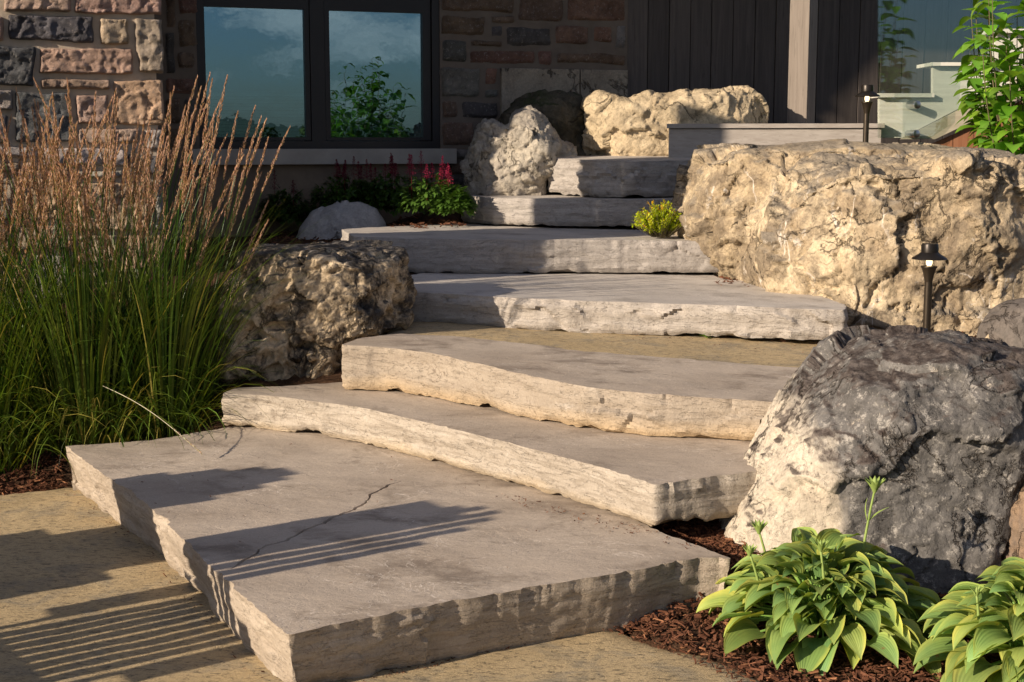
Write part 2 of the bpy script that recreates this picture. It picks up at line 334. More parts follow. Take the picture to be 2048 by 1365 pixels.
# ------------------------------------------------------------------ slabs
SLABS = []
def densify(P, step):
    out = []
    for i in range(len(P)):
        a, b = P[i], P[(i+1) % len(P)]; n = max(1, int((b-a).length/step))
        out += [a.lerp(b, k/n) for k in range(n)]
    return out
def slab(name, pts, zbot, mt, ms, label, seed, step=.013, rows=16, face=.018, crack=None, thing=True, grid=.03, kindname='stone_step', chip=1.0, under=0.):
    W = []
    for p in pts:
        if p[0] == 'w': W.append(Vector(p[1:]))
        elif p[0] == 'b': w_ = PZ(p[1], p[2], p[3]); w_.z = p[4]; W.append(w_)     # measured at the foot of the face
        else: W.append(PZ(*p))
    A = np.array([[p.x, p.y, 1] for p in W]); z = np.array([p.z for p in W])
    pl = np.linalg.lstsq(A, z, rcond=None)[0]
    W2 = [Vector((p.x, p.y)) for p in W]
    area = sum(W2[i].x*W2[(i+1) % len(W2)].y - W2[(i+1) % len(W2)].x*W2[i].y for i in range(len(W2)))
    if area < 0: W2.reverse()
    ring = densify(W2, step); n = len(ring)
    P = np.array([[p.x, p.y] for p in ring])
    # soften the drawn corners a little
    for _ in range(2): P = .5*P + .25*np.roll(P, 1, 0) + .25*np.roll(P, -1, 0)
    T = np.roll(P, -2, 0) - np.roll(P, 2, 0); T /= np.linalg.norm(T, axis=1)[:, None]
    Nn = np.stack([T[:, 1], -T[:, 0]], 1)
    Q = np.column_stack([P, np.zeros(n)])
    wig = .005*fbm(Q*1.6, 3, seed=seed) + .0035*fbm(Q*12, 4, .6, seed=seed+3)
    nick = np.clip(fbm(Q*7, 4, seed=seed+5) - .22, 0, 1)*.03*chip + np.clip(fbm(Q*24, 3, seed=seed+6) - .12, 0, 1)*.016*chip
    P = P + Nn*(wig - nick)[:, None]
    SLABS.append((P.copy(), zbot, pl))
    zt = lambda XY: XY[:, 0]*pl[0] + XY[:, 1]*pl[1] + pl[2] + .004*fbm(np.column_stack([XY*1.1, np.zeros(len(XY))]), 3, seed=seed+9) + .0022*fbm(np.column_stack([XY*9, np.zeros(len(XY))]), 3, seed=seed+10)
    zr = zt(P)
    V = []; F = []; mi = []
    # sides
    V.append(np.column_stack([P, zr]))
    zb = zbot + .004*fbm(Q*2.3, 4, seed=seed+11) + np.clip(fbm(Q*3.1, 5, .65, seed=seed+12)-.06, 0, 1)*.055 + .003*fbm(Q*25, 3, seed=seed+13)
    for r in range(1, rows+1):
        t = r/rows; zz = zr*(1-t) + zb*t
        S = np.column_stack([P[:, 0], P[:, 1], zz])
        f1, f2, cid, vec = worley(S*np.array([4.2, 4.2, 8.5]), seed=seed)
        tl = (vec*_g[cid]).sum(1); g1, g2, cid2, vec2 = worley(S*np.array([11, 11, 20]), seed=seed+31); tl2 = (vec2*_g[cid2]).sum(1)
        msk = ss(fbm(S*1.7, 3, seed=seed+33), -.2, .25)
        fac = tl*face*1.5*(.35+.65*msk) + tl2*face*.5*(.4+.6*msk)
        strata = fbm(S*np.array([1.3, 1.3, 34]), 4, .6, seed=seed+2)*.0055 + fbm(S*np.array([9, 9, 26]), 5, .62, seed=seed+21)*.003
        big = fbm(S*np.array([1.6, 1.6, 2]), 2, seed=seed+4)*face*.3
        edge = ss(np.full(n, t), 0, .22)
        off = (fac + strata + big)*edge + nick*.75*ss(np.full(n, t), 0, .35) + .004*min(1, t*6)
        off = off - under*t
        if t > .8: off = off - ((t-.8)/.2)**2*.016
        V.append(np.column_stack([P + Nn*off[:, None], zz]))
    for r in range(rows):
        for k in range(n):
            k2 = (k+1) % n
            F.append((r*n+k, (r+1)*n+k, (r+1)*n+k2, r*n+k2)); mi.append(1)
    base = np.concatenate(V)
    # top, with inner points so that it undulates; the crack is cut in as a real groove
    x0, y0 = P.min(0); x1, y1 = P.max(0); rnd = random.Random(seed)
    pin = [Vector(p) for p in P]; inner = []
    def inside(x, y):
        c = False; j = n-1
        for i in range(0, n, 1):
            xi, yi = P[i]; xj, yj = P[j]
            if (yi > y) != (yj > y) and x < (xj-xi)*(y-yi)/(yj-yi)+xi: c = not c
            j = i
        return c
    gx = np.arange(x0, x1, grid); gy = np.arange(y0, y1, grid)
    G = np.array([(x + rnd.uniform(-.3, .3)*grid, y + rnd.uniform(-.3, .3)*grid) for x in gx for y in gy])
    # vectorised inside test
    ins = np.zeros(len(G), bool); j = n-1
    for i in range(n):
        xi, yi = P[i]; xj, yj = P[j]
        m_ = ((yi > G[:, 1]) != (yj > G[:, 1])); 
        if yj != yi: m_ &= G[:, 0] < (xj-xi)*(G[:, 1]-yi)/(yj-yi)+xi
        ins ^= m_; j = i
    G = G[ins]
    dmin = np.full(len(G), 9.)
    for s0 in range(0, n, 64):
        dmin = np.minimum(dmin, np.sqrt(((G[:, None]-P[None, s0:s0+64])**2).sum(2)).min(1))
    G = G[dmin > grid*.45]
    lines = []; edges = []
    if crack:
        C = [PZ(u, v, .18) for u, v in crack]; C = [Vector((c.x, c.y)) for c in C]
        D = []
        for i in range(len(C)-1):
            k = max(1, int((C[i+1]-C[i]).length/.012)); D += [C[i].lerp(C[i+1], q/k) for q in range(k)]
        D.append(C[-1]); D = np.array([[d.x, d.y] for d in D]); m_ = len(D)
        T2 = np.gradient(D, axis=0); T2 /= np.linalg.norm(T2, axis=1)[:, None]; N2 = np.stack([-T2[:, 1], T2[:, 0]], 1)
        jj = .013*fbm(np.column_stack([D*16, np.zeros(m_)]), 4, .65, seed=5)
        D = D + N2*jj[:, None]
        wd = (.0036 + .005*np.clip(fbm(np.column_stack([D*6, np.ones(m_)]), 3, seed=8)+.4, 0, 1))*np.minimum(1, np.minimum(np.arange(m_), np.arange(m_)[::-1])/8+.15)
        Lf, Rt = D + N2*wd[:, None], D - N2*wd[:, None]
        lines = [Lf, D, Rt]
        dm = np.sqrt(((G[:, None]-D[None])**2).sum(2)).min(1); G = G[dm > .015]
    allp = [Vector(p) for p in P] + [Vector(p) for p in G]
    groove0 = len(allp)
    for L in lines:
        b = len(allp); allp += [Vector(p) for p in L]; edges += [(b+i, b+i+1) for i in range(len(L)-1)]
    vo, eo, fo, ov, oe, of = delaunay_2d_cdt(allp, edges, [list(range(n))], 1, 1e-6)
    vo = np.array([[v.x, v.y] for v in vo]); tz = zt(vo)
    if lines:
        mid = set(range(groove0+len(lines[0]), groove0+2*len(lines[0])))
        for i, src in enumerate(ov):
            if any(s_ in mid for s_ in src): tz[i] -= .028
            elif any(s_ >= groove0 for s_ in src) and len(src) and min(src) >= groove0: tz[i] -= .0008
    nb = len(base); mapi = {}
    ext = []
    for i, src in enumerate(ov):
        s0 = [s_ for s_ in src if s_ < n]
        if s0: mapi[i] = s0[0]
        else: mapi[i] = nb + len(ext); ext.append((vo[i, 0], vo[i, 1], tz[i]))
    for f in fo:
        q = [mapi[i] for i in f]
        if len(set(q)) == len(q): F.append(tuple(q)); mi.append(0)
    # underside
    F.append(tuple(rows*n+k for k in range(n))[::-1]); mi.append(1)
    allV = np.concatenate([base, np.array(ext)]) if ext else base
    o = mesh_obj(kindname, allV, F, None, None, True, 38, mats=[mt, ms], mi=mi)
    tag(o, label, 'step')
    return o, pl
CRACK = [(452, 1140), (478, 1128), (506, 1112), (516, 1098), (552, 1086), (585, 1075), (598, 1066), (628, 1054), (662, 1036), (690, 1025), (712, 1014), (732, 1004), (742, 990), (762, 975), (780, 967), (800, 962)]
S7, PL7 = slab('s7', [(130, 893, .18), (205, 947, .18), (290, 1005, .18), (365, 1077, .18), (440, 1153, .18), (510, 1215, .18), (576, 1268, .18), (700, 1243, .18), (860, 1212, .18), (990, 1188, .18), (1100, 1168, .18), (1200, 1153, .18), (1290, 1138, .18), (1340, 1127, .18), (1397, 1117, .18), (1466, 1118, .18), (1400, 1092, .18), (1330, 1068, .18), (1200, 1005, .18), (900, 920, .18), (700, 872, .18), (480, 850, .18), (300, 880, .18)],
      -.02, MT['top_warm'], MT['side_warm'], 'lowest and largest flat stone step, cracked across the top', 11, .010, 18, .009, CRACK, under=.044)
S6, PL6 = slab('s6', [(443, 786, .333), (520, 790, .333), (620, 801, .333), (720, 815, .333), (850, 845, .333), (1000, 882, .333), (1130, 915, .333), (1230, 943, .333), (1309, 970, .333), (1400, 959, .333), (1450, 951, .333), (1520, 942, .333), (1575, 930, .333), (1575, 890, .333),
      (1300, 848, .333), (900, 790, .333), (720, 762, .333), (560, 772, .333), (470, 776, .333)],
      .186, MT['top_warm'], MT['side6'], 'second stone step from the bottom, its long face banded with cream layers', 23, .011, 14, .011)
S5, PL5 = slab('s5', [(682, 690, .533), (760, 694, .53), (850, 705, .526), (950, 725, .52), (1060, 750, .513), (1180, 772, .505), (1300, 787, .496), (1420, 797, .487), (1540, 806, .479), (1640, 814, .476), (1690, 790, .478), (1680, 742, .482),
      (1500, 728, .492), (1290, 712, .503), (1150, 700, .512), (1000, 682, .52), (900, 672, .525), (800, 668, .53), (720, 677, .533)],
      .338, MT['top_warm'], MT['side5'], 'third stone step from the bottom, tan face with a yellowish lower edge', 37, .011, 14, .013)
S4, PL4 = slab('s4', [(820, 585, .667), (925, 589, .664), (1050, 597, .66), (1150, 601, .657), (1300, 606, .652), (1450, 612, .647), (1560, 617, .644), (1690, 621, .64), (1694, 612, .64), (1655, 597, .64), (1600, 573, .64), (1575, 568, .642), (1450, 560, .645), (1400, 540, .648), (900, 538, .665), (815, 552, .667)],
      .50, MT['top_cool'], MT['side_cool'], 'fourth stone step from the bottom, pale grey with a sunlit chipped face', 41, .013, 14, .016)
S3, PL3 = slab('s3', [(683, 459, .865), ('b', 708, 545, .665, .865), ('b', 840, 549, .662, .863), ('b', 908, 550, .66, .861), ('b', 1040, 550, .657, .858), ('b', 1171, 549, .655, .853), ('b', 1300, 551, .65, .845), ('b', 1447, 552, .645, .838), (1450, 478, .838), (1400, 471, .84), (1330, 464, .845), (1250, 448, .85), (950, 444, .86), (890, 449, .862), (760, 454, .865)],
      .665, MT['top_cool'], MT['side_grey'], 'fifth stone step from the bottom with wispy grass shadows on its face', 53, .014, 14, .010)
S2, PL2 = slab('s2', [('b', 921, 447, .86, 1.046), ('b', 985, 452, .86, 1.044), ('b', 1100, 456, .858, 1.042), ('b', 1200, 458, .855, 1.04), ('b', 1300, 459, .853, 1.04), ('b', 1385, 459, .85, 1.04), ('b', 1440, 450, .85, 1.044), (1380, 378, 1.05), (1150, 378, 1.05), (1010, 386, 1.046), (940, 391, 1.044)],
      .868, MT['top_cool'], MT['side_grey'], 'sixth stone step from the bottom, mostly in shade above the red flowers', 61, .015, 12, .014)
S1, PL1 = slab('s1', [('b', 1097, 391, 1.044, 1.286), ('b', 1146, 393.5, 1.044, 1.284), ('b', 1190, 396, 1.044, 1.282), ('b', 1260, 397, 1.044, 1.282), ('b', 1350, 395, 1.044, 1.284), ('b', 1500, 392, 1.044, 1.286), ('w', 1.9, 9.95, 1.30), ('w', 1.6, 10.2, 1.318), ('w', .95, 10.0, 1.315), ('w', .40, 10.0, 1.31)],
      1.048, MT['top_cool'], MT['side_grey'], 'topmost thick stone step directly in front of the wooden deck edge', 71, .015, 12, .024)

# ------------------------------------------------------------------ ground
CP = [(-6, 2, -.04), (0, 2, -.04), (3, 2, -.02), (-6, 5, -.04), (-3, 5.2, -.03), (-1.9, 5.6, -.02), (0, 4.2, -.04), (1, 3.6, -.012), (1.4, 3.4, -.008), (2.2, 3.6, 0.0), (3, 4, .1), (1.2, 4.1, .0), (1.5, 4.4, .03),
      (.75, 4.55, .12), (1.0, 4.9, .14), (2.2, 5.2, .35), (4, 5.5, .45), (-3, 6.5, .15), (-1.7, 6.2, .12), (-1.5, 6.8, .38), (-1.2, 7.3, .6), (-3, 7.6, .4), (0, 6.4, .40), (1, 6.4, .42), (1.7, 6.4, .42), (2.0, 6.0, .40), (3, 6.6, .5),
      (-1.0, 8.0, .70), (-2, 8.5, .62), (-1.3, 9.0, .74), (-.5, 9.2, .88), (-1.6, 9.3, .76), (-1.1, 9.7, .80), (0, 8.4, .6), (1.2, 7.8, .63), (2.2, 7.8, .68), (3.4, 8.2, .95), (4, 9, 1.1), (0, 10, 1.05), (1, 11, 1.25), (4, 11, 1.25), (-4, 10, .9), (-6, 8, .4), (6, 7, .6), (8, 12, 1.2), (0, 13, 1.3), (-8, 13, 1.2)]
CP = np.array(CP)
def hgt(X, Y):
    X = np.asarray(X, float); Y = np.asarray(Y, float); num = 0; den = 1e-9
    for x, y, z in CP:
        d2 = (X-x)**2 + (Y-y)**2; w = 1/(d2+.03)**1.7; num = num + w*z; den = den + w
    h = num/den
    h = h + .014*fbm(np.column_stack([X.ravel()*3, Y.ravel()*3, 0*X.ravel()]), 3).reshape(X.shape)
    return h
def in_poly(X, Y, P):
    ins = np.zeros(X.shape, bool); n = len(P); j = n-1
    for i in range(n):
        xi, yi = P[i]; xj, yj = P[j]
        m_ = ((yi > Y) != (yj > Y))
        if yj != yi: m_ &= X < (xj-xi)*(Y-yi)/(yj-yi)+xi
        ins ^= m_; j = i
    return ins
def ax_coords(a, b, st, far):
    c = list(np.arange(a, b+st/2, st)); d = st
    lo = []; x = a
    while x > -far: d *= 1.35; x -= d; lo.append(x)
    d = st; hi = []; x = c[-1]
    while x < far: d *= 1.35; x += d; hi.append(x)
    return np.array(lo[::-1] + c + hi)
xs = ax_coords(-3.4, 3.4, .05, 2500); ys = ax_coords(2.6, 11.2, .05, 2500)
XX, YY = np.meshgrid(xs, ys); HH = hgt(XX, YY)
HH = np.where(YY < 2.5, np.minimum(HH, -.04), HH)
def w2(u, v, z=0.): p = PZ(u, v, z); return (p.x, p.y)
PATIO = [w2(-500, 1025), w2(-200, 1000), w2(0, 986), w2(130, 973), w2(300, 955), w2(600, 960), w2(1000, 1100), w2(1190, 1225), w2(1225, 1250), w2(1300, 1282), w2(1400, 1303), w2(1470, 1330), w2(1550, 1368), w2(1640, 1450), (2.2, 2.2), (3.0, 1.0), (3.0, -5), (-9, -5), (-9, 4.9)]
PAT = np.array(PATIO) - np.array([.0, .04])
HH = np.where(in_poly(XX, YY, PAT), np.minimum(HH, -.07), HH)
for P, zb, pl in SLABS:
    big = P[::4]; ce = big.mean(0); big = ce + (big-ce)*1.0
    ins = in_poly(XX, YY, big); HH = np.where(ins, np.minimum(HH, zb-.03), HH)
nx, ny = len(xs), len(ys)
Fg = [(j*nx+i, j*nx+i+1, (j+1)*nx+i+1, (j+1)*nx+i) for j in range(ny-1) for i in range(nx-1)]
m = M('soil and lawn', .95, .1)
soil = m.mix(m.ramp(m.noise(9, 8, .7), [(.4, 0), (.6, 1)]), (.045, .026, .016), (.10, .055, .032))
soil = m.mix(m.ramp(m.noise(60, 6, .8, m.map((1, 2.2, 1))), [(.5, 0), (.7, 1)]), soil, (.17, .10, .06))
lawn = m.mix(m.ramp(m.noise(.6, 8, .7), [(.4, 0), (.6, 1)]), (.05, .085, .02), (.08, .12, .035))
dist = m.n('ShaderNodeVectorMath', operation='LENGTH'); m.l(m.map(loc=(0, -7, 0)), dist.inputs[0])
m.col(m.mix(m.ramp(m.math('DIVIDE', dist.outputs['Value'], 20), [(.42, 0), (.46, 1)]), soil, lawn))
m.bump(m.noise(70, 6, .8), .9, .02)
MT['soil'] = m.m
g = mesh_obj('ground', np.column_stack([XX.ravel(), YY.ravel(), HH.ravel()]), Fg, MT['soil']); tag(g, kind='structure')

# patio of pitted yellowish stone
m = M('pitted patio stone', .88, .22)
c = m.mix(m.ramp(m.noise(1.3, 7, .62, None, .6), [(.36, 0), (.64, 1)]), (.44, .335, .19), (.55, .425, .25))
c = m.mix(m.math('MULTIPLY', m.ramp(m.noise(5, 9, .72, m.map(loc=(3, 1, 0)), .6), [(.5, 0), (.62, 1)]), .75), c, (.30, .26, .19))
c = m.mix(m.math('MULTIPLY', m.ramp(m.noise(30, 8, .8, m.map((1, 2.4, 1), (0, 0, .45)), .5), [(.52, 0), (.60, 1)]), .85), c, (.12, .10, .065))
c = m.mix(m.math('MULTIPLY', m.ramp(m.noise(9, 9, .75, m.map(loc=(7, 7, 2)), .5), [(.6, 0), (.7, 1)]), .5), c, (.52, .45, .33))
pit = m.ramp(m.vor(60, m.map((1, 1.8, 1), (0, 0, .5))), [(.05, 1), (.22, 0)]); pit = m.math('MULTIPLY', pit, m.ramp(m.noise(8, 5), [(.44, 0), (.56, 1)]))
c = m.mix(m.math('MULTIPLY', pit, .7), c, (.06, .05, .035))
c = m.mix(1, c, m.ramp(m.noise(190, 4, .7), [(.3, .8), (.7, 1.18)]), 'MULTIPLY')
m.col(c); b = m.bump(m.noise(3, 6, .6), .4, .03); b = m.bump(m.noise(34, 8, .8, m.map((1, 2.4, 1), (0, 0, .45)), .5), .7, -.011, b); b = m.bump(pit, .8, -.008, b); m.bump(m.noise(150, 4, .7), .5, .003, b)
MT['patio'] = m.m
def sheet(name, W, z, mat, seed, thick=.03, grid=.04, zf=None):
    ring = densify([Vector(p) for p in W], .03); P = np.array([[p.x, p.y] for p in ring])
    a = (P[:, 0]*np.roll(P[:, 1], -1) - np.roll(P[:, 0], -1)*P[:, 1]).sum()
    if a < 0: P = P[::-1]
    T = np.roll(P, -2, 0)-np.roll(P, 2, 0); T /= np.linalg.norm(T, axis=1)[:, None]; Nn = np.stack([T[:, 1], -T[:, 0]], 1)
    P = P + Nn*(.015*fbm(np.column_stack([P*2.5, np.zeros(len(P))]), 4, seed=seed))[:, None]; n = len(P)
    G = np.array([(x+random.uniform(-.3, .3)*grid, y+random.uniform(-.3, .3)*grid) for x in np.arange(P[:, 0].min(), P[:, 0].max(), grid) for y in np.arange(P[:, 1].min(), P[:, 1].max(), grid)])
    G = G[in_poly(G[:, 0], G[:, 1], P)]
    far = (np.abs(G[:, 0]) > 2.6) | (G[:, 1] < 2.6); keep = ~far | (np.random.RandomState(1).rand(len(G)) < .02); G = G[keep]
    allp = [Vector(p) for p in P] + [Vector(p) for p in G]
    vo, eo, fo, ov, oe, of = delaunay_2d_cdt(allp, [], [list(range(n))], 1, 1e-6)
    vo = np.array([[v.x, v.y] for v in vo]); Q = np.column_stack([vo, np.zeros(len(vo))])
    base = zf(vo) if zf else z
    zz = base + .006*fbm(Q*1.5, 4, seed=seed+1) + .003*fbm(Q*9, 4, seed=seed+2)
    dm = np.full(len(vo), 9.)
    for s0 in range(0, n, 64): dm = np.minimum(dm, np.sqrt(((vo[:, None]-P[None, s0:s0+64])**2).sum(2)).min(1))
    zz = zz - .012*(1-ss(dm, 0, .05))
    V = [tuple(q) for q in np.column_stack([vo, zz])]; F = [tuple(f) for f in fo]
    # skirt
    idx = {}
    for i, src in enumerate(ov):
        for s_ in src:
            if s_ < n: idx[s_] = i
    low = {}
    for k in range(n):
        if k in idx: low[k] = len(V); v = V[idx[k]]; V.append((v[0], v[1], v[2]-thick))
    for k in range(n):
        k2 = (k+1) % n
        if k in idx and k2 in idx: F.append((idx[k], low[k], low[k2], idx[k2]))
    return mesh_obj(name, V, F, mat, None, True, 50)
patio = sheet('patio', PATIO, 0, MT['patio'], 3)
tag(patio, kind='structure')
zl = lambda XY: XY[:, 0]*PL5[0] + XY[:, 1]*PL5[1] + PL5[2] - .012
landing = sheet('landing_path', [w2(760, 682, .5), w2(800, 655, .5), w2(860, 645, .5), w2(1250, 640, .5), w2(1720, 655, .5), w2(1790, 700, .49), w2(1800, 770, .48), w2(1600, 760, .48), w2(1000, 700, .5)], .5, MT['patio'], 8, zf=zl)
tag(landing, kind='structure')

# ------------------------------------------------------------------ boulders
def remesh(V, F, voxel):
    me = bpy.data.meshes.new('tmp'); me.from_pydata(V, [], F); o = bpy.data.objects.new('tmp', me); COL.objects.link(o)
    md = o.modifiers.new('r', 'REMESH'); md.mode = 'VOXEL'; md.voxel_size = voxel; md.adaptivity = 0
    dg = bpy.context.evaluated_depsgraph_get(); e = o.evaluated_get(dg); m2 = bpy.data.meshes.new_from_object(e)
    bpy.data.objects.remove(o); bpy.data.meshes.remove(me); return m2
def vn(me):
    a = np.empty(len(me.vertices)*3, np.float32); me.vertices.foreach_get('co', a)
    b = np.empty(len(me.vertices)*3, np.float32); me.vertex_normals.foreach_get('vector', b)
    return a.reshape(-1, 3).astype(float), b.reshape(-1, 3).astype(float)
def loft(poly, Y, D, e=2.6, cen=None, shear=0.0, ex=.0, nr=15):
    """solid with the given outline; its belly bulges D towards and away from the viewer"""
    pp = np.array(poly, float); c = np.array(cen) if cen else (pp.max(0)+pp.min(0))/2
    # densify outline
    q = []
    for i in range(len(pp)):
        a, b = pp[i], pp[(i+1) % len(pp)]; k = max(1, int(np.hypot(*(b-a))/18)); q += [a+(b-a)*t/k for t in range(k)]
    q = np.array(q); n = len(q); V = []; F = []
    for j in range(nr):
        s_ = -1 + 2*(j+.5)/nr; s_ = math.copysign(abs(s_)**.8, s_)
        sc = (1-abs(s_)**e)**(1/e); sc = max(sc, .05)
        for u, v in (c + (q-c)*sc):
            dep = Y + D*s_ + shear*(c[1]-v)/300.
            w0 = PY(u, v, Y); p = Vector((w0.x, dep, w0.z)); V.append(tuple(p))
    for j in range(nr-1):
        for k in range(n): F.append((j*n+k, (j+1)*n+k, (j+1)*n+(k+1) % n, j*n+(k+1) % n))
    F.append(tuple(range(n))); F.append(tuple((nr-1)*n+k for k in range(n))[::-1])
    return V, F
def boulder(lofts, mat, label, seed, voxel=.014, amp=1., planes=10, cut=.10, pits=0., ledge=0., name='boulder', cracks=0., large=1.0, cutlist=None, fineamp=1.0, mid=1.0, facet=.035, zmax=None):
    V = []; F = []
    for a in lofts:
        v, f = loft(**a) if isinstance(a, dict) else loft(*a); b = len(V); V += v; F += [tuple(i+b for i in q) for q in f]
    me = remesh(V, F, voxel); p, n = vn(me)
    c = (p.max(0)+p.min(0))/2; ext = (p.max(0)-p.min(0))/2; S = ext.mean()
    rng = np.random.RandomState(seed)
    for k in range(planes):                       # broken faces
        d = rng.normal(size=3); d[1] = -abs(d[1])*1.2; d[2] = d[2]*.7+.15; d /= np.linalg.norm(d)
        h = (p-c) @ d; mx_ = h.max(); off = mx_*(1-cut*rng.uniform(.3, 1.3)); o_ = np.clip(h-off, 0, None); p = p - (o_*.92)[:, None]*d
    for d, fr in (cutlist or []):
        d = np.array(d, float); d /= np.linalg.norm(d); h = (p-c) @ d; off = h.max()*fr; o_ = np.clip(h-off, 0, None); p = p - (o_*.95)[:, None]*d
    me.vertices.foreach_set('co', p.astype(np.float32).ravel()); me.update(); p, n = vn(me)
    s = amp
    disp = .055*large*fbm(p*1.9, 3, .45, seed=seed)*S/.4 + .012*mid*ridged(p*3.6, 4, .55, seed=seed+3)
    f1, f2, cid, vec = worley(p*4.3 + .25*np.column_stack([fbm(p*3, 2, seed=seed+40), fbm(p*3, 2, seed=seed+41), fbm(p*3, 2, seed=seed+42)]), seed=seed+6)
    disp += (vec*_g[cid]).sum(1)*.045*mid + ((cid % 13)/13-.5)*.012*mid
    q1, q2, qid, qv = worley(p*2.3 + .22*np.column_stack([fbm(p*4, 3, seed=seed+80), fbm(p*4, 3, seed=seed+81), fbm(p*4, 3, seed=seed+82)]), seed=seed+83)
    disp += (qv*_g[qid]).sum(1)*facet + (qid % 7-3)/7*facet*.35
    h1, h2, hid, hv = worley(p*9.5 + .3*np.column_stack([fbm(p*8, 2, seed=seed+50), fbm(p*8, 2, seed=seed+51), fbm(p*8, 2, seed=seed+52)]), seed=seed+16)
    disp += (hv*_g[hid]).sum(1)*.022*mid*ss(fbm(p*2, 2, seed=seed+70), -.3, .3)
    if ledge: disp += ledge*np.tanh(3*fbm(p*np.array([1.2, 1.2, 6.]), 3, seed=seed+8))
    if cracks:
        w_ = np.abs(perlin(p*np.array([2.2, 2.2, 1.6]) + .3*fbm(p*5, 3, seed=seed+9)[:, None], seed+10)); disp -= cracks*(1-ss(w_, 0, .05))
    disp *= s
    p = p + n*disp[:, None]
    me.vertices.foreach_set('co', p.astype(np.float32).ravel()); me.update(); p, n = vn(me)
    k1, k2, kid, kv = worley(p*21 + .4*np.column_stack([fbm(p*15, 2, seed=seed+60), fbm(p*15, 2, seed=seed+61), fbm(p*15, 2, seed=seed+62)]), seed=seed+17)
    d2 = -.005*ridged(p*10, 5, .62, seed=seed+11) + .009*fbm(p*22, 5, .68, seed=seed+12) + (kv*_g[kid]).sum(1)*.008
    if pits:
        a1, a2, _, _ = worley(p*9 + .5*fbm(p*6, 2, seed=seed+20)[:, None], seed=seed+13); b1, b2, _, _ = worley(p*22, seed=seed+14)
        msk = ss(fbm(p*2.5, 3, seed=seed+15), -.25, .2)
        d2 -= pits*(.05*(1-ss(a1, .1, .5)) + .018*(1-ss(b1, .1, .45)))*msk
        d2 += pits*.02*ss(a2-a1, .3, 0)*msk
    p = p + n*(d2*s*fineamp)[:, None]
    if zmax is not None:                          # worn flat top: heights above zmax are pressed down, keeping their roughness
        ex_ = p[:, 2]-zmax; p[:, 2] = np.where(ex_ > 0, zmax + ex_*.38, p[:, 2])
    me.vertices.foreach_set('co', p.astype(np.float32).ravel()); me.polygons.foreach_set('use_smooth', [True]*len(me.polygons)); me.materials.clear(); me.materials.append(mat)
    me.update(); me.name = name
    o = bpy.data.objects.new(name, me); COL.objects.link(o); tag(o, label, 'boulder'); return o
MT['rk_gold'] = mat_rock('golden limestone', (.47, .36, .23), (.57, .46, .31), (.33, .25, .165), (.13, .098, .068), .85, .465, top=((.19, .165, .13), (.27, .225, .17)), top_th=(.55, 1.0), white=.9)
MT['rk_gold2'] = mat_rock('golden limestone with grey back', (.50, .395, .255), (.60, .49, .335), (.37, .285, .185), (.15, .118, .085), .72, .475, top=((.22, .19, .15), (.31, .265, .205)), top_th=(.55, 1.0), white=1)
MT['rk_cream'] = mat_rock('cream limestone', (.50, .40, .26), (.60, .49, .33), (.42, .335, .22), (.22, .18, .13), .4, .58)
MT['rk_pale'] = mat_rock('pale grey limestone', (.44, .39, .31), (.50, .45, .37), (.36, .32, .27), (.16, .14, .12), .5, .54, top=((.22, .2, .18), (.3, .28, .26)), top_th=(.7, 1.1))
MT['rk_left'] = mat_rock('blackened honeycomb limestone', (.58, .45, .29), (.68, .55, .38), (.42, .33, .22), (.045, .039, .034), .95, .47, top=((.04, .036, .033), (.17, .16, .15)), top_th=(.5, .8), pit=.9)
MT['rk_dark'] = mat_rock('lichen covered dark boulder', (.52, .455, .36), (.58, .51, .41), (.42, .36, .28), (.35, .3, .24), .3, .6, top=((.04, .028, .024), (.15, .125, .11)), top_th=(.62, .9), top_noise=6,
                         patch=(((.09, .085, .08), (.19, .18, .17), (.38, .355, .32)), (1, 0, .25), 1.03, .08), pit=.6, bumpk=.8)
MT['rk_smooth'] = mat_rock('smooth grey fieldstone', (.42, .41, .39), (.5, .48, .46), (.36, .35, .34), (.12, .12, .12), .3, .58, pit=.1, bumpk=.3)
MT['rk_moss'] = mat_rock('dark mossy stone', (.10, .085, .06), (.14, .12, .085), (.08, .07, .05), (.03, .03, .02), .6, .5, top=((.035, .045, .015), (.06, .07, .03)), top_th=(.5, .9))
MT['rk_rust'] = mat_rock('rusty brown boulder', (.24, .165, .11), (.29, .2, .13), (.18, .14, .11), (.10, .08, .07), .4, .55, pit=.2)
MT['rk_grey'] = mat_rock('dark grey boulder', (.14, .12, .105), (.18, .155, .135), (.11, .10, .09), (.07, .06, .055), .4, .55, pit=.2, bumpk=.6)

L_UP = [(487, 522), (500, 502), (560, 492), (640, 488), (720, 488), (770, 491), (803, 501), (811, 540), (828, 590), (822, 622), (790, 650), (740, 662), (690, 682), (620, 680), (560, 690), (500, 684), (458, 650), (450, 600), (460, 560)]
L_LO = [(445, 700), (470, 670), (600, 668), (690, 684), (702, 740), (692, 800), (600, 810), (500, 810), (445, 790)]
boulder([dict(poly=L_UP, Y=6.72, D=.44, e=3.2), dict(poly=L_LO, Y=6.74, D=.44, e=3.2)], MT['rk_left'], 'pitted boulder blackened with lichen beside the ornamental grass', 5, .0100, .9, 16, .12, pits=.9, ledge=.014, mid=.3, large=.4, fineamp=1.0, facet=.06, zmax=.90)
boulder([dict(poly=[(588, 500), (598, 455), (625, 425), (670, 408), (720, 404), (752, 418), (770, 445), (778, 475), (775, 520), (700, 540), (600, 540)], Y=9.55, D=.22, e=2.3)], MT['rk_smooth'], 'smooth rounded grey boulder in shade below the window', 15, .014, .3, 4, .06, fineamp=.4)
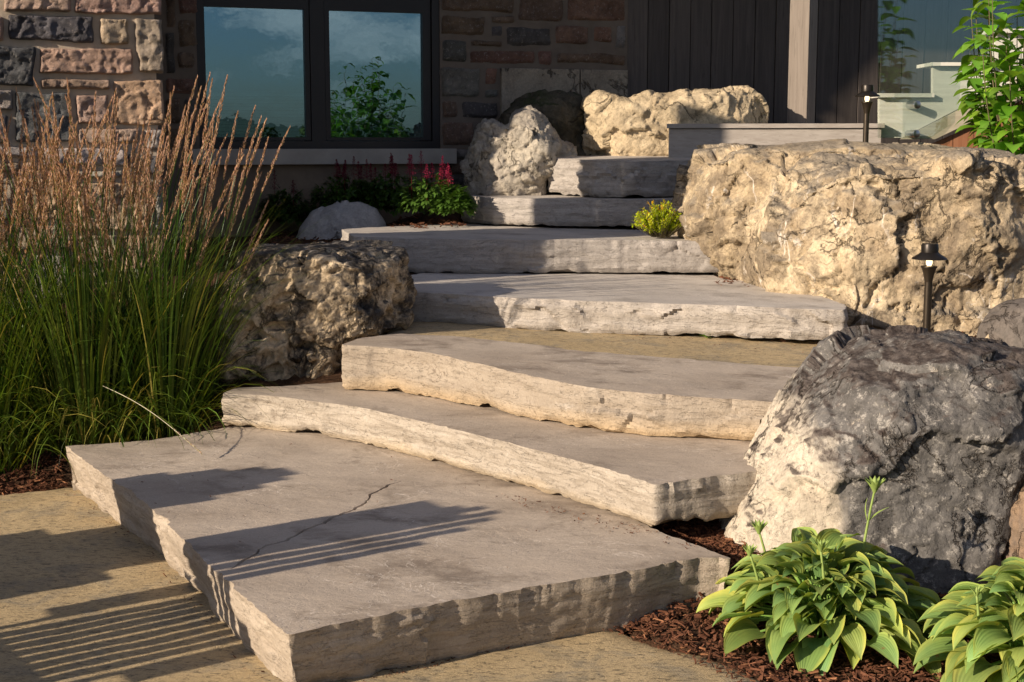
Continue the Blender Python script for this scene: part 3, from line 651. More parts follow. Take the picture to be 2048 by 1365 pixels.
boulder([dict(poly=[(937, 395), (940, 340), (946, 290), (955, 248), (985, 238), (1010, 248), (1030, 228), (1062, 221), (1090, 240), (1104, 268), (1112, 290), (1104, 320), (1094, 350), (1090, 410), (1050, 410), (950, 410)], Y=9.85, D=.33, e=2.8),
         dict(poly=[(1060, 400), (1062, 345), (1080, 308), (1110, 287), (1140, 292), (1160, 315), (1150, 350), (1110, 400)], Y=10.08, D=.13, e=2.6)],
        MT['rk_pale'], 'jagged pale boulder half in shade left of the top step', 25, .012, .9, 9, .12, cracks=.02, ledge=.006)
boulder([dict(poly=[(985, 320), (1003, 228), (1038, 203), (1080, 190), (1120, 181), (1155, 193), (1180, 228), (1188, 290), (1190, 330)], Y=10.25, D=.2, e=2.4)], MT['rk_moss'], 'dark mossy boulder against the house wall behind the jagged pale one', 35, .014, .5, 5, .08)
boulder([dict(poly=[(1180, 330), (1170, 240), (1176, 208), (1195, 195), (1222, 206), (1250, 209), (1290, 194), (1330, 196), (1400, 187), (1440, 188), (1468, 179), (1497, 178), (1520, 195), (1530, 225), (1532, 255), (1520, 330), (1400, 330), (1250, 330)], Y=10.12, D=.24, e=3.2)],
        MT['rk_cream'], 'long cream boulder with a rough sunlit face behind the deck edge', 45, .012, .75, 12, .08, large=.4, pits=.1, mid=.6, facet=.05)
boulder([dict(poly=[(1372, 500), (1362, 430), (1370, 380), (1385, 340), (1402, 304), (1432, 288), (1520, 281), (1620, 276), (1750, 274), (1850, 280), (1908, 294), (1935, 330), (1930, 520), (1800, 620), (1600, 620), (1490, 600), (1440, 540)], Y=8.5, D=.62, e=4.2),
         dict(poly=[(1500, 620), (1490, 540), (1500, 470), (1520, 400), (1560, 340), (1640, 318), (1780, 318), (1850, 360), (1850, 640), (1650, 660)], Y=7.75, D=.42, e=3.2),
         dict(poly=[(1560, 660), (1535, 590), (1545, 500), (1570, 420), (1610, 364), (1650, 342), (1700, 334), (1760, 336), (1830, 343), (1865, 322), (1905, 306), (1960, 303), (2020, 312), (2090, 326), (2170, 400), (2180, 540), (2140, 640), (2010, 700), (1850, 730), (1720, 730), (1640, 700)], Y=7.30, D=.68, e=3.6)],
        MT['rk_gold2'], 'massive golden boulder streaked with white, flat-topped, filling the right side behind the lower path light', 65, .0135, 1.0, 26, .10, cracks=.035, pits=.08, ledge=.012, large=.5, mid=.4, facet=.065, zmax=1.355, cutlist=[((0, -.08, 1), .94), ((-.75, -.65, .05), .86)])
boulder([dict(poly=[(1440, 1230), (1446, 1060), (1476, 990), (1512, 930), (1566, 850), (1610, 790), (1650, 740), (1690, 702), (1740, 675), (1790, 666), (1850, 670), (1920, 685), (2000, 697), (2060, 705), (2100, 760), (2062, 900), (2030, 1000), (2012, 1100), (2000, 1210), (1850, 1250), (1700, 1250), (1520, 1240)], Y=4.66, D=.46, e=3.2)],
        MT['rk_dark'], 'large dark lichen-spotted boulder with one cream side behind the hostas', 75, .0085, .6, 12, .09, ledge=.006, fineamp=.9, mid=.6, large=.4, facet=.07)
for o in [bpy.data.objects[-1]]: pass
boulder([dict(poly=[(1985, 1200), (1992, 1040), (2008, 960), (2040, 905), (2100, 880), (2200, 900), (2240, 1000), (2220, 1240), (2060, 1240)], Y=4.36, D=.3, e=2.6)], MT['rk_rust'], 'rust brown boulder at the right edge behind the second hosta', 85, .012, .45, 6, .1)
boulder([dict(poly=[(1962, 740), (1968, 660), (1988, 630), (2020, 611), (2060, 602), (2140, 600), (2200, 640), (2220, 760), (2050, 780)], Y=5.95, D=.3, e=2.4)], MT['rk_grey'], 'rounded dark grey boulder at the right edge above the lichen-spotted one', 95, .014, .35, 4, .06, fineamp=.5)
boulder([dict(poly=[(1438, 1110), (1448, 1062), (1474, 1036), (1492, 1042), (1500, 1110)], Y=4.78, D=.07, e=2.4)], MT['rk_grey'], 'small grey rock at the left foot of the large dark boulder', 97, .006, .12, 4, .12, name='small_rock')
boulder([dict(poly=[(1962, 716), (1970, 676), (1977, 668), (1984, 690), (1992, 716)], Y=5.55, D=.02, e=2.4)], MT['rk_cream'], 'small cream stone shard standing in front of the rounded dark grey boulder', 98, .004, .06, 3, .1, name='stone_shard')

# ------------------------------------------------------------------ house
TH = R(20); E = Vector((math.cos(TH), math.sin(TH), 0)); NIN = Vector((-math.sin(TH), math.cos(TH), 0)); NOUT = -NIN
PC = Vector((-2.038, 8.28, 0)); REC = 1.4; WO = PC + NIN*REC
house = empty('house', (PC.x, PC.y, .4)); tag(house, 'stone and dark timber house with a two-pane black window', 'house')
CLS = {'p': (.56, .39, .31), 'o': (.58, .40, .27), 'd': (.12, .122, .128), 'b': (.52, .42, .31), 'g': (.42, .38, .34), 'r': (.40, .23, .165), 'w': (.56, .51, .46), 'n': (.32, .22, .15)}
def stones(name, rects, O, parent, mat, seed, depth=.03, cell=.010, shade_dim=1.0, rough=1.):
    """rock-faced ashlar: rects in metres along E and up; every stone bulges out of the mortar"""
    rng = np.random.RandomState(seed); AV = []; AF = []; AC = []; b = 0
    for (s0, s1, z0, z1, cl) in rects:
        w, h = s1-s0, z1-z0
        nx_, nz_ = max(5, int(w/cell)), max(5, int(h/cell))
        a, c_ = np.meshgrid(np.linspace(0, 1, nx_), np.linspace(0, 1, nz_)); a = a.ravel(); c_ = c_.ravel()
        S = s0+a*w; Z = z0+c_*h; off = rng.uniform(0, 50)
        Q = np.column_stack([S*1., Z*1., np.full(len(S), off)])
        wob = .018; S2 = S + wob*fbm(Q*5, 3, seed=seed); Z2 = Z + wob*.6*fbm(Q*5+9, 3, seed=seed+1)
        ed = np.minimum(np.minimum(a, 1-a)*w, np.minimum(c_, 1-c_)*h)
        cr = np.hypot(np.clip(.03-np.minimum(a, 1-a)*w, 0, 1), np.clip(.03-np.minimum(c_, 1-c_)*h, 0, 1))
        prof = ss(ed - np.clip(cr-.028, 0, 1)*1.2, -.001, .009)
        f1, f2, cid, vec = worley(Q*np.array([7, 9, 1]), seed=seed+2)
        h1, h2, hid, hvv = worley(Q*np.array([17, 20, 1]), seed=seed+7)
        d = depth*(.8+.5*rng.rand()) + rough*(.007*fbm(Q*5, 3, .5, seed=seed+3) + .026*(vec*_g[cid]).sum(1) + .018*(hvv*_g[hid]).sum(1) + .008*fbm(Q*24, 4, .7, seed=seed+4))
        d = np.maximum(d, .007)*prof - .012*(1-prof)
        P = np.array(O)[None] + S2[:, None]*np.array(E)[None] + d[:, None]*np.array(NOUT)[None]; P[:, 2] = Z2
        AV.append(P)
        col = np.array(CLS[cl] if not (shade_dim < 1 and cl == 'd') else (.19, .17, .16))*rng.uniform(.82, 1.15)*shade_dim; col = col*(1+rng.uniform(-.05, .05, 3)); AC.append(np.tile(col, (len(P), 1)))
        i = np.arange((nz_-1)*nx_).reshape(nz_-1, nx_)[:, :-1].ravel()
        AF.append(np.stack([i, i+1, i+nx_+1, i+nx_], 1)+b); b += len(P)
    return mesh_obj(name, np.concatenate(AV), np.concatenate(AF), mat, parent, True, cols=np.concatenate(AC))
m = M('split fieldstone', .9, .25)
c = m.mix(1, m.attr(), m.ramp(m.noise(7, 9, .7, None, .5), [(.32, .55), (.68, 1.4)]), 'MULTIPLY')
c = m.mix(m.math('MULTIPLY', m.ramp(m.noise(45, 6, .8), [(.56, 0), (.64, 1)]), .5), c, (.55, .48, .44))
c = m.mix(m.math('MULTIPLY', m.ramp(m.noise(38, 6, .8, m.map(loc=(2, 5, 1))), [(.56, 0), (.64, 1)]), .6), c, (.07, .06, .055))
m.col(c); b = m.bump(m.noise(20, 9, .78), 1, .03); m.bump(m.noise(90, 6, .8), .8, .010, b); MT['stone'] = m.m
m = M('mortar', .95, .1); c = m.mix(m.ramp(m.noise(9, 7, .7), [(.35, 0), (.65, 1)]), (.40, .335, .265), (.48, .405, .325)); m.col(c)
b = m.bump(m.noise(14, 5, .6), .5, .012); m.bump(m.noise(120, 5, .7), .5, .004, b); MT['mortar'] = m.m
def to_sz(u, v, O):
    p = PW(u, v, O, NOUT); return (p-O).dot(E), p.z
def px_rects(L, O, zs=0):
    out = []
    for (x0, y0, x1, y1, cl) in L:
        a, _ = to_sz(x0, (y0+y1)/2, O); b_, _ = to_sz(x1, (y0+y1)/2, O); _, zt_ = to_sz((x0+x1)/2, y0, O); _, zb_ = to_sz((x0+x1)/2, y1, O)
        out.append((a, b_, zb_, zt_, cl))
    return out
PIER = [(5, -14, 140, 24, 'p'), (150, -40, 324, 30, 'p'), (18, 31, 188, 84, 'd'), (198, 36, 258, 90, 'b'), (271, 39, 324, 146, 'b'), (-60, 30, 8, 82, 'p'), (-70, 92, 70, 172, 'd'), (77, 96, 267, 150, 'p'), (79, 157, 216, 180, 'p'), (224, 161, 328, 252, 'o'),
        (-60, 179, 27, 220, 'g'), (29, 184, 145, 285, 'd'), (153, 189, 217, 247, 'p'), (-60, 229, 18, 286, 'd'), (157, 257, 280, 288, 'p'), (286, 259, 328, 302, 'g'), (-60, 294, 75, 317, 'g'), (85, 296, 248, 332, 'w'), (-60, 324, 40, 345, 'b'), (48, 324, 78, 345, 'p'),
        (256, 310, 326, 350, 'd'), (85, 340, 150, 352, 'b'), (-60, 354, 38, 440, 'b'), (45, 356, 145, 442, 'o'), (154, 340, 246, 356, 'g'), (154, 364, 300, 462, 'o'), (306, 358, 327, 462, 'g'), (-60, 450, 20, 520, 'p'), (28, 450, 146, 500, 'b'), (154, 470, 240, 530, 'b'), (248, 470, 327, 540, 'o'),
        (-60, 528, 60, 590, 'o'), (66, 508, 146, 600, 'g'), (154, 538, 327, 600, 'b'), (-60, 598, 120, 660, 'g'), (128, 608, 327, 670, 'p'), (150, -100, 250, -50, 'b'), (256, -100, 324, -50, 'd'), (-60, -60, 140, -24, 'g')]
rects = px_rects(PIER, PC)
# the rest of the wing, out of view
rr = random.Random(4)
z_ = 2.48
while z_ < 3.7:
    h_ = rr.choice([.1, .16, .22]); s_ = -3.6
    while s_ < -.02:
        w_ = rr.uniform(.2, .5); rects.append((s_, min(s_+w_, -.005), z_, z_+h_, rr.choice('ppobdgbn'))); s_ += w_+.03
    z_ += h_+.03
z_ = .1
while z_ < 2.45:
    h_ = rr.choice([.1, .16, .22]); s_ = -3.6
    while s_ < -1.35:
        w_ = rr.uniform(.2, .45); rects.append((s_, min(s_+w_, -1.2), z_, z_+h_, rr.choice('ppobdgbn'))); s_ += w_+.03
    z_ += h_+.03
pier = MB(); pc = PC - E*1.8 + NIN*1.0; pier.obox((pc.x, pc.y, 1.85), E, NIN, (0, 0, 1), 1.8, 1.0, 1.9)
pier_o = pier.build('stone_pier', MT['mortar'], house)
CH = lambda nm, *a, **k: None
st = stones('facing_stones', rects, PC, house, MT['stone'], 3, .034, rough=.62); st.parent = pier_o
# recessed wall with window
WALLR = [(882, -10, 1030, 25, 'n'), (1036, -20, 1126, 44, 'n'), (1132, -20, 1252, 44, 'r'), (882, 31, 972, 72, 'n'), (980, 31, 1030, 47, 'n'), (979, 52, 1005, 76, 'd'), (1012, 54, 1104, 93, 'd'), (1110, 50, 1178, 90, 'r'), (1184, 51, 1224, 88, 'r'), (1230, 50, 1252, 100, 'g'), (882, 79, 932, 126, 'd'),
         (939, 81, 1005, 93, 'n'), (939, 100, 1070, 130, 'r'), (1075, 100, 1106, 132, 'r'), (1112, 106, 1252, 130, 'n'), (882, 134, 962, 196, 'g'), (967, 136, 996, 172, 'r'), (967, 177, 996, 195, 'g'), (882, 201, 917, 238, 'n'), (924, 203, 997, 238, 'd'), (882, 244, 950, 292, 'n'), (957, 244, 1000, 292, 'g'), (882, 298, 1000, 320, 'g'),
         (882, 326, 1000, 350, 'n'), (330, -30, 350, 60, 'n'), (355, -30, 392, 30, 'r'), (355, 36, 392, 96, 'n'), (330, 66, 350, 150, 'd'), (354, 102, 392, 140, 'n'), (330, 156, 392, 190, 'r'), (330, 196, 362, 250, 'n'), (368, 196, 392, 296, 'd'), (330, 256, 362, 298, 'n')]
wr = px_rects(WALLR, WO)
LC = px_rects([(1000, 139, 1252, 215, 'g')], WO)[0]
sW0, sW1 = to_sz(395, 150, WO)[0], to_sz(880, 150, WO)[0]; zSill = to_sz(640, 298, WO)[1]; zW0 = to_sz(640, 293, WO)[1]; zW1 = 2.52
sEnd = to_sz(1254, 150, WO)[0]
wl_ = MB()
def wbox(mb, s0, s1, z0, z1, d0, d1, col=None, bev=0, O=WO):     # d: metres outwards from the wall plane
    c = O + E*(s0+s1)/2 + NOUT*(d0+d1)/2; mb.obox((c.x, c.y, (z0+z1)/2), E, NOUT, (0, 0, 1), (s1-s0)/2, abs(d1-d0)/2, (z1-z0)/2, col, bev)
wbox(wl_, -1.2, sW0, 0, 3.7, -.3, 0); wbox(wl_, sW1, sEnd, 0, 3.7, -.3, 0)
wbox(wl_, sW0, sW1, zW1, 3.7, -.3, 0)
MT['mortar_shaded'] = mat_plain('shade-darkened mortar', (.15, .12, .095), .95, nz_=9); wall_o = wl_.build('stone_wall', MT['mortar_shaded'], house)  # recess shade put into this darker copy of the mortar colour
z_ = .3
while z_ < 1.25:
    h_ = rr.choice([.09, .14, .2]); s_ = sW1+.01
    while s_ < sEnd-.02:
        w_ = rr.uniform(.2, .5); wr.append((s_, min(s_+w_, sEnd), z_, min(z_+h_, 1.25), rr.choice('nrgd'))); s_ += w_+.025
    z_ += h_+.025
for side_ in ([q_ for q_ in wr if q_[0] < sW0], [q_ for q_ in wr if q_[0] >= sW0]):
    st2 = stones('facing_stones', side_, WO, house, MT['stone'], 9, .018, .02, .6, .6); st2.parent = wall_o  # stone colours dimmed to carry the shade of the recess
MT['concrete'] = mat_plain('cast concrete', (.36, .33, .29), .9, nz_=5); MT['tanblock'] = mat_rock('tan lintel stone', (.30, .25, .19), (.35, .30, .23), (.25, .21, .16), (.15, .12, .09), .5, .5, bumpk=.4); MT['found'] = mat_plain('tan foundation', (.2, .15, .105), .95, nz_=6)
l_ = MB(); wbox(l_, LC[0], LC[0]+(LC[1]-LC[0])*.61, LC[2]-.2, LC[3], -.05, .035, bev=.006); wbox(l_, LC[0]+(LC[1]-LC[0])*.62, LC[1], LC[2]-.2, LC[3], -.05, .032, bev=.006); l_.build('lintel_stone', MT['tanblock'], house).parent = wall_o
f_ = MB(); wbox(f_, sW0, sW1, 0, zSill-.1, -.3, .01); f_.build('foundation', MT['found'], house)
s_ = MB(); wbox(s_, sW0-.06, sW1+.1, to_sz(640, 329, WO)[1], zSill, -.1, .075, bev=.006); s_.build('window_sill', MT['concrete'], house)
MT['frame'] = mat_plain('black window frame', (.018, .015, .015), .45, nz_=3)
win = MB(); fw = .055
wbox(win, sW0, sW1, zW0-.02, zW0+.035, -.09, -.01); wbox(win, sW0, sW0+fw, zW0+.035, zW1, -.09, -.01); wbox(win, sW1-fw, sW1, zW0+.035, zW1, -.09, -.01)
sm0, sm1 = to_sz(612, 150, WO)[0]+.05, to_sz(662, 150, WO)[0]-.05
wbox(win, sm0-.012, sm1+.012, zW0+.035, zW1, -.10, -.02)
win_o = win.build('window_frame', MT['frame'], house)
gl = [(to_sz(413, 150, WO)[0], to_sz(612, 150, WO)[0]), (to_sz(662, 150, WO)[0], to_sz(848, 150, WO)[0])]
zg0 = to_sz(640, 275, WO)[1]; zg1 = to_sz(413, 12, WO)[1]
m = M('coated window glass'); m.nt.nodes.remove(m.b)
gly = m.n('ShaderNodeBsdfGlossy'); gly.inputs['Color'].default_value = (.55, .84, .98, 1); gly.inputs['Roughness'].default_value = .004
tr = m.n('ShaderNodeBsdfTransparent'); tr.inputs[0].default_value = (.55, .62, .6, 1); fx = m.n('ShaderNodeMixShader'); fx.inputs[0].default_value = .36
bp = m.n('ShaderNodeBump'); bp.inputs['Strength'].default_value = .12; bp.inputs['Distance'].default_value = .004; m.l(m.noise(4.5, 3, .5), bp.inputs['Height']); m.l(bp.outputs[0], gly.inputs['Normal'])
m.l(tr.outputs[0], fx.inputs[1]); m.l(gly.outputs[0], fx.inputs[2]); m.l(fx.outputs[0], m.out.inputs[0]); MT['glass'] = m.m
for k, (a, b_) in enumerate(gl):
    sa = MB(); lo = sW0+fw+.004 if k == 0 else sm1+.016; hi = sm0-.016 if k == 0 else sW1-fw-.004
    wbox(sa, lo, hi, zW0+.04, zg0+.0, -.085, -.03); wbox(sa, lo, hi, zg1, zW1-.01, -.085, -.03); wbox(sa, lo, a, zg0, zg1, -.085, -.03); wbox(sa, b_, hi, zg0, zg1, -.085, -.03)
    so = sa.build('window_sash', MT['frame'], house); so.parent = win_o
    pn = MB(); wbox(pn, a, b_, zg0, zg1, -.062, -.056); po = pn.build('window_pane', MT['glass'], house); po.parent = win_o
MT['pale_band'] = mat_plain('pale reflected band', (.42, .45, .45), .8); MT['room'] = mat_plain('dark interior', (.02, .02, .02), .95)  # pale slats stand in for a band reflected in the panes
bl = MB(); zb_ = to_sz(640, 192, WO)[1]
z_ = zg0-.03
while z_ < zb_:
    for a, b_ in gl: wbox(bl, a-.01, b_+.01, z_, z_+.021, -.16, -.155)
    z_ += .024
bo = bl.build('reflection_band', MT['pale_band'], house); bo.parent = win_o
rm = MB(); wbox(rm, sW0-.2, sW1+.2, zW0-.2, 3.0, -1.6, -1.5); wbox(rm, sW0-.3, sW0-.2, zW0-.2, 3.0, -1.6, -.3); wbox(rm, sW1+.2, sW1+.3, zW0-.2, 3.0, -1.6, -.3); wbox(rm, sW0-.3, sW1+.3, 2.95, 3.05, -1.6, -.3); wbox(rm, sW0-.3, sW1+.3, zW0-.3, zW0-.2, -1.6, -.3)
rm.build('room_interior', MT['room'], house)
# timber wall
MT['siding'] = mat_wood('dark stained boards', (.075, .063, .056), (.11, .092, .081), (.04, .033, .03), 'z', attr=True)
sd_ = MB(); edges_px = [1254, 1297, 1340, 1382, 1424, 1467, 1511, 1552, 1593, 1636, 1679, 1720, 1762, 1806, 1850, 1895, 1940, 1985, 2030, 2075, 2120, 2165]
ss_ = [to_sz(x, 150, WO)[0] for x in edges_px]; rb = random.Random(2)
for a, b_ in zip(ss_[:-1], ss_[1:]):
    k = rb.uniform(.8, 1.2); wbox(sd_, a+.004, b_-.004, .9, 3.7, -.06, -.02+rb.uniform(-.003, .003), (k, k, k), .003)
sd_.build('timber_siding', MT['siding'], house, cols=True)
bk = MB(); wbox(bk, sEnd, ss_[-1], 0, 3.7, -.3, -.063); bk.build('wall_backing', MT['room'], house)
ro = MB(); wbox(ro, -3.8, ss_[-1]+.3, 3.71, 3.9, -2.5, REC-.3)  # out of view; soffit and raked edge shaped to shade the recessed wall
gz = [(-.5, 3.86), (6.5, 3.86+.84*7), (6.5, 4.14+.84*7), (-.6, 4.2), (-4, 4.2), (-4, 3.86)]; V_ = []
for dd_ in (-.15, .3):
    for e_, z_ in gz: p_ = PC + E*e_ + NIN*dd_; V_.append((p_.x, p_.y, z_))
ro.add(V_, [(0, 1, 2, 3, 4, 5), (11, 10, 9, 8, 7, 6)] + [(i, 6+i, 6+(i+1) % 6, (i+1) % 6) for i in range(6)])
ro.build('shade_roof', MT['siding'], house, cols=True)

MT['post'] = mat_wood('weathered grey post', (.185, .155, .13), (.235, .2, .17), (.07, .058, .048), 'z')
post = MB(); pa = R(-35); ax = Vector((math.cos(pa), math.sin(pa), 0)); ay = Vector((-math.sin(pa), math.cos(pa), 0)); pp_ = PY(1603, 200, 10.4)
post.obox((pp_.x, pp_.y, 2.35), ax, ay, (0, 0, 1), .075, .075, 1.35, bev=.006)
po = post.build('timber_post', MT['post'], house)
ck = MB()
# ------------------------------------------------------------------ deck edge
MT['deck'] = mat_wood('weathered deck board', (.30, .265, .235), (.38, .345, .31), (.16, .14, .12), 'e')
deck = empty('deck_edge', tuple(PY(1335, 310, 9.72))); tag(deck, 'weathered grey wooden deck edge sitting on the top stone step', 'deck')
D0 = PY(1338, 250, 9.72); dx = Vector((math.cos(R(-8)), math.sin(R(-8)), 0)); dy = Vector((-dx.y, dx.x, 0))
def dbox(mb, a, b_, c0, c1, z0, z1, bev=.003):
    c = Vector((D0.x, D0.y, 0)) + dx*(a+b_)/2 + dy*(c0+c1)/2; mb.obox((c.x, c.y, (z0+z1)/2), dx, dy, (0, 0, 1), (b_-a)/2, (c1-c0)/2, (z1-z0)/2, None, bev)
Ld = 1.40; q = MB(); dbox(q, 0, Ld, 0, .03, 1.29, 1.49); q.build('fascia_board', MT['deck'], deck)
q = MB(); dbox(q, -.002, .03, .033, .2, 1.29, 1.49); q.build('end_board', MT['deck'], deck)
q = MB(); dbox(q, -.015, Ld+.02, -.02, .12, 1.493, 1.523)
for k in range(8): dbox(q, -.01 if k < 1 else .25+.03*k, Ld+.015, .125+.125*k, .24+.125*k, 1.493, 1.521)
q.build('deck_boards', MT['deck'], deck)

# ------------------------------------------------------------------ stair with glass guard at the right
stair = empty('outdoor_stair', tuple(PY(1900, 290, 9.2))); tag(stair, 'pale wooden stair with a stepped stringer behind a glass guard', 'stair')
MT['pale'] = mat_wood('pale greenish stained wood', (.56, .55, .49), (.66, .64, .57), (.40, .4, .35), 'x', cont=.3)
MT['cedar'] = mat_wood('red cedar boards', (.24, .10, .05), (.32, .15, .08), (.14, .06, .03), 'z', attr=True)
MT['steel'] = mat_plain('brushed steel', (.55, .55, .54), .3, 1)
YS = 9.6
def prism(px, Y, d, mb, ps=.0):
    a = [PY(u, v, Y) for u, v in px]; n = len(a); V = a + [p + Vector((0, d, 0)) for p in a]
    mb.add(V, [tuple(range(n))[::-1], tuple(n+i for i in range(n))] + [(i, (i+1) % n, n+(i+1) % n, n+i) for i in range(n)])
q = MB(); prism([(1759, 197), (1866, 197), (1866, 134), (1990, 134), (1990, 60), (2140, 60), (2140, 150), (1990, 180), (1805, 276), (1759, 276)], YS, .05, q); q.build('stringer', MT['pale'], stair)
q = MB(); prism([(1757, 187), (1869, 187), (1869, 195), (1757, 195)], YS-.05, .35, q); prism([(1863, 125), (1990, 125), (1990, 132), (1863, 132)], YS-.05, .35, q); prism([(1985, 58), (2140, 58), (2140, 66), (1985, 66)], YS-.05, .35, q); q.build('tread', MT['pale'], stair)
MT['rail'] = mat_wood('tan diagonal board', (.36, .32, .24), (.44, .40, .30), (.26, .22, .16), 'x')
q = MB(); prism([(1802, 279), (1992, 183), (2140, 108), (2140, 150), (1870, 279)], YS-.02, .05, q); q.build('handrail_board', MT['rail'], stair)
q = MB()
for k, x in enumerate(range(1780, 2140, 42)):
    prism([(x+1, 500), (x+1, 282-max(0, (x-1870))*.5+6), (x+41, 282-max(0, (x+42-1870))*.5+6), (x+41, 500)], YS+.03, .02, q)
q.C = [(1, 1, 1)]*len(q.V); q.build('cedar_boards', MT['cedar'], stair, cols=True)
m = M('green tinted guard glass'); m.nt.nodes.remove(m.b)
gly = m.n('ShaderNodeBsdfGlossy'); gly.inputs['Color'].default_value = (.75, .9, .9, 1); gly.inputs['Roughness'].default_value = .003
tr = m.n('ShaderNodeBsdfTransparent'); tr.inputs[0].default_value = (.95, .975, .95, 1); fx = m.n('ShaderNodeMixShader'); fx.inputs[0].default_value = .16
m.l(tr.outputs[0], fx.inputs[1]); m.l(gly.outputs[0], fx.inputs[2]); m.l(fx.outputs[0], m.out.inputs[0]); MT['glass2'] = m.m
q = MB(); GO = PY(1757, 100, YS-.16)
a_ = R(14); ge = Vector((math.cos(a_), math.sin(a_), 0)); gn = Vector((-ge.y, ge.x, 0))
def gpx(u, v): p = PW(u, v, Vector((GO.x, GO.y, 0)), gn); return p
pg = [gpx(1757, 277), gpx(1757, -60), gpx(2150, -60), gpx(2150, 90), gpx(1860, 277)]; q.add(pg + [p + gn*.012 for p in pg], [(4, 3, 2, 1, 0), (5, 6, 7, 8, 9)] + [(i, (i+1) % 5, 5+(i+1) % 5, 5+i) for i in range(5)])
q.build('glass_panel', MT['glass2'], stair)
for (u, v) in ((1833, 210), (1831, 268)):
    p = gpx(u, v); q = MB(); q.tube([p - gn*.015, p - gn*.012, p + gn*.1], [.021, .026, .026], 20); q.build('standoff_bolt', MT['steel'], stair, smooth=True, sharp=40)

# ------------------------------------------------------------------ path lights
MT['bronze'] = mat_plain('dark bronze', (.035, .03, .026), .38, .7); MT['bronze2'] = mat_plain('worn bronze stem', (.075, .06, .045), .35, .8)
m = M('lamp glass'); m.nt.nodes.remove(m.b); gly = m.n('ShaderNodeBsdfGlossy'); gly.inputs['Roughness'].default_value = .02
tr = m.n('ShaderNodeBsdfTransparent'); tr.inputs[0].default_value = (.92, .92, .9, 1); fx = m.n('ShaderNodeMixShader'); fx.inputs[0].default_value = .12
m.l(tr.outputs[0], fx.inputs[1]); m.l(gly.outputs[0], fx.inputs[2]); m.l(fx.outputs[0], m.out.inputs[0]); MT['lglass'] = m.m
m = M('lit bulb'); m.b.inputs['Emission Color'].default_value = (1, .72, .38, 1); m.b.inputs['Emission Strength'].default_value = 3; MT['bulb'] = m.m
def path_light(base, H, label):
    o = empty('path_light', base); tag(o, label, 'path light', 'bronze path lights')
    q = MB(); q.lathe([(0, 0), (.0165, 0), (.0165, H-.135), (0, H-.135)], n=24); q.build('stem', MT['bronze2'], o, True, 40, world=False)
    q = MB(); q.lathe([(.0165, H-.165), (.0175, H-.16), (.021, H-.14), (.030, H-.108), (.033, H-.104), (.035, H-.103), (.035, H-.097), (.031, H-.096), (0, H-.096)], n=28); q.build('socket_cup', MT['bronze2'], o, True, 35, world=False)
    q = MB(); q.lathe([(.024, H-.096), (.024, H-.05)], n=28); q.build('glass_cylinder', MT['lglass'], o, True, world=False)
    q = MB(); q.lathe([(0, H-.096), (.009, H-.095), (.013, H-.085), (.013, H-.07), (.008, H-.06), (0, H-.057)], n=16); q.build('bulb', MT['bulb'], o, True, world=False)
    q = MB(); q.lathe([(.0, H-.052), (.05, H-.058), (.071, H-.068), (.074, H-.066), (.072, H-.062), (.045, H-.045), (.036, H-.038), (.036, H-.008), (.033, H-.001), (0, H)], n=36); q.build('hat_shade', MT['bronze'], o, True, 35, world=False)
p = PY(1860, 487, 6.05); q_ = PY(1860, 700, 6.05); path_light((p.x, 6.05, q_.z-.08), p.z-q_.z+.08, 'bronze path light behind the large dark lichen-spotted boulder')
p = PY(1735, 170, 8.35); q_ = PY(1735, 345, 8.35); path_light((p.x, 8.35, q_.z-.25), p.z-q_.z+.25, 'bronze path light rising from behind the ridge of the massive golden boulder')

# ------------------------------------------------------------------ plants
rnd = random.Random(12)
def ribbon(V, F, C, base, d0, L, w, droop, segs=7, col=(1, 1, 1), up0=1.0, twist=0.):
    """grass blade: starts upward, arches towards d0"""
    p = Vector(base); b = len(V); side = Vector((-d0.y, d0.x, 0)); 
    for i in range(segs+1):
        t = i/segs; ww = w*(1-t**2.2)*(.5+.5*min(1, t*5)); s_ = (side*math.cos(twist*t) + Vector((0, 0, 1))*math.sin(twist*t)*.6)
        V.append(tuple(p - s_*ww/2)); V.append(tuple(p + s_*ww/2)); C += [col, col]
        ang = up0 - droop*t**1.6
        step = L/segs; p = p + (d0*math.cos(ang) + Vector((0, 0, 1))*math.sin(ang))*step
    for i in range(segs): F.append((b+2*i, b+2*i+1, b+2*i+3, b+2*i+2))
    return p
MT['blade'] = mat_leaf('reed grass blade', (.085, .15, .018), (.155, .22, .035), .3, .45, .4, 5, attr=True)
MT['plume'] = mat_leaf('reed grass plume', (.44, .27, .18), (.54, .36, .25), .25, .8, .1, 12, attr=True)
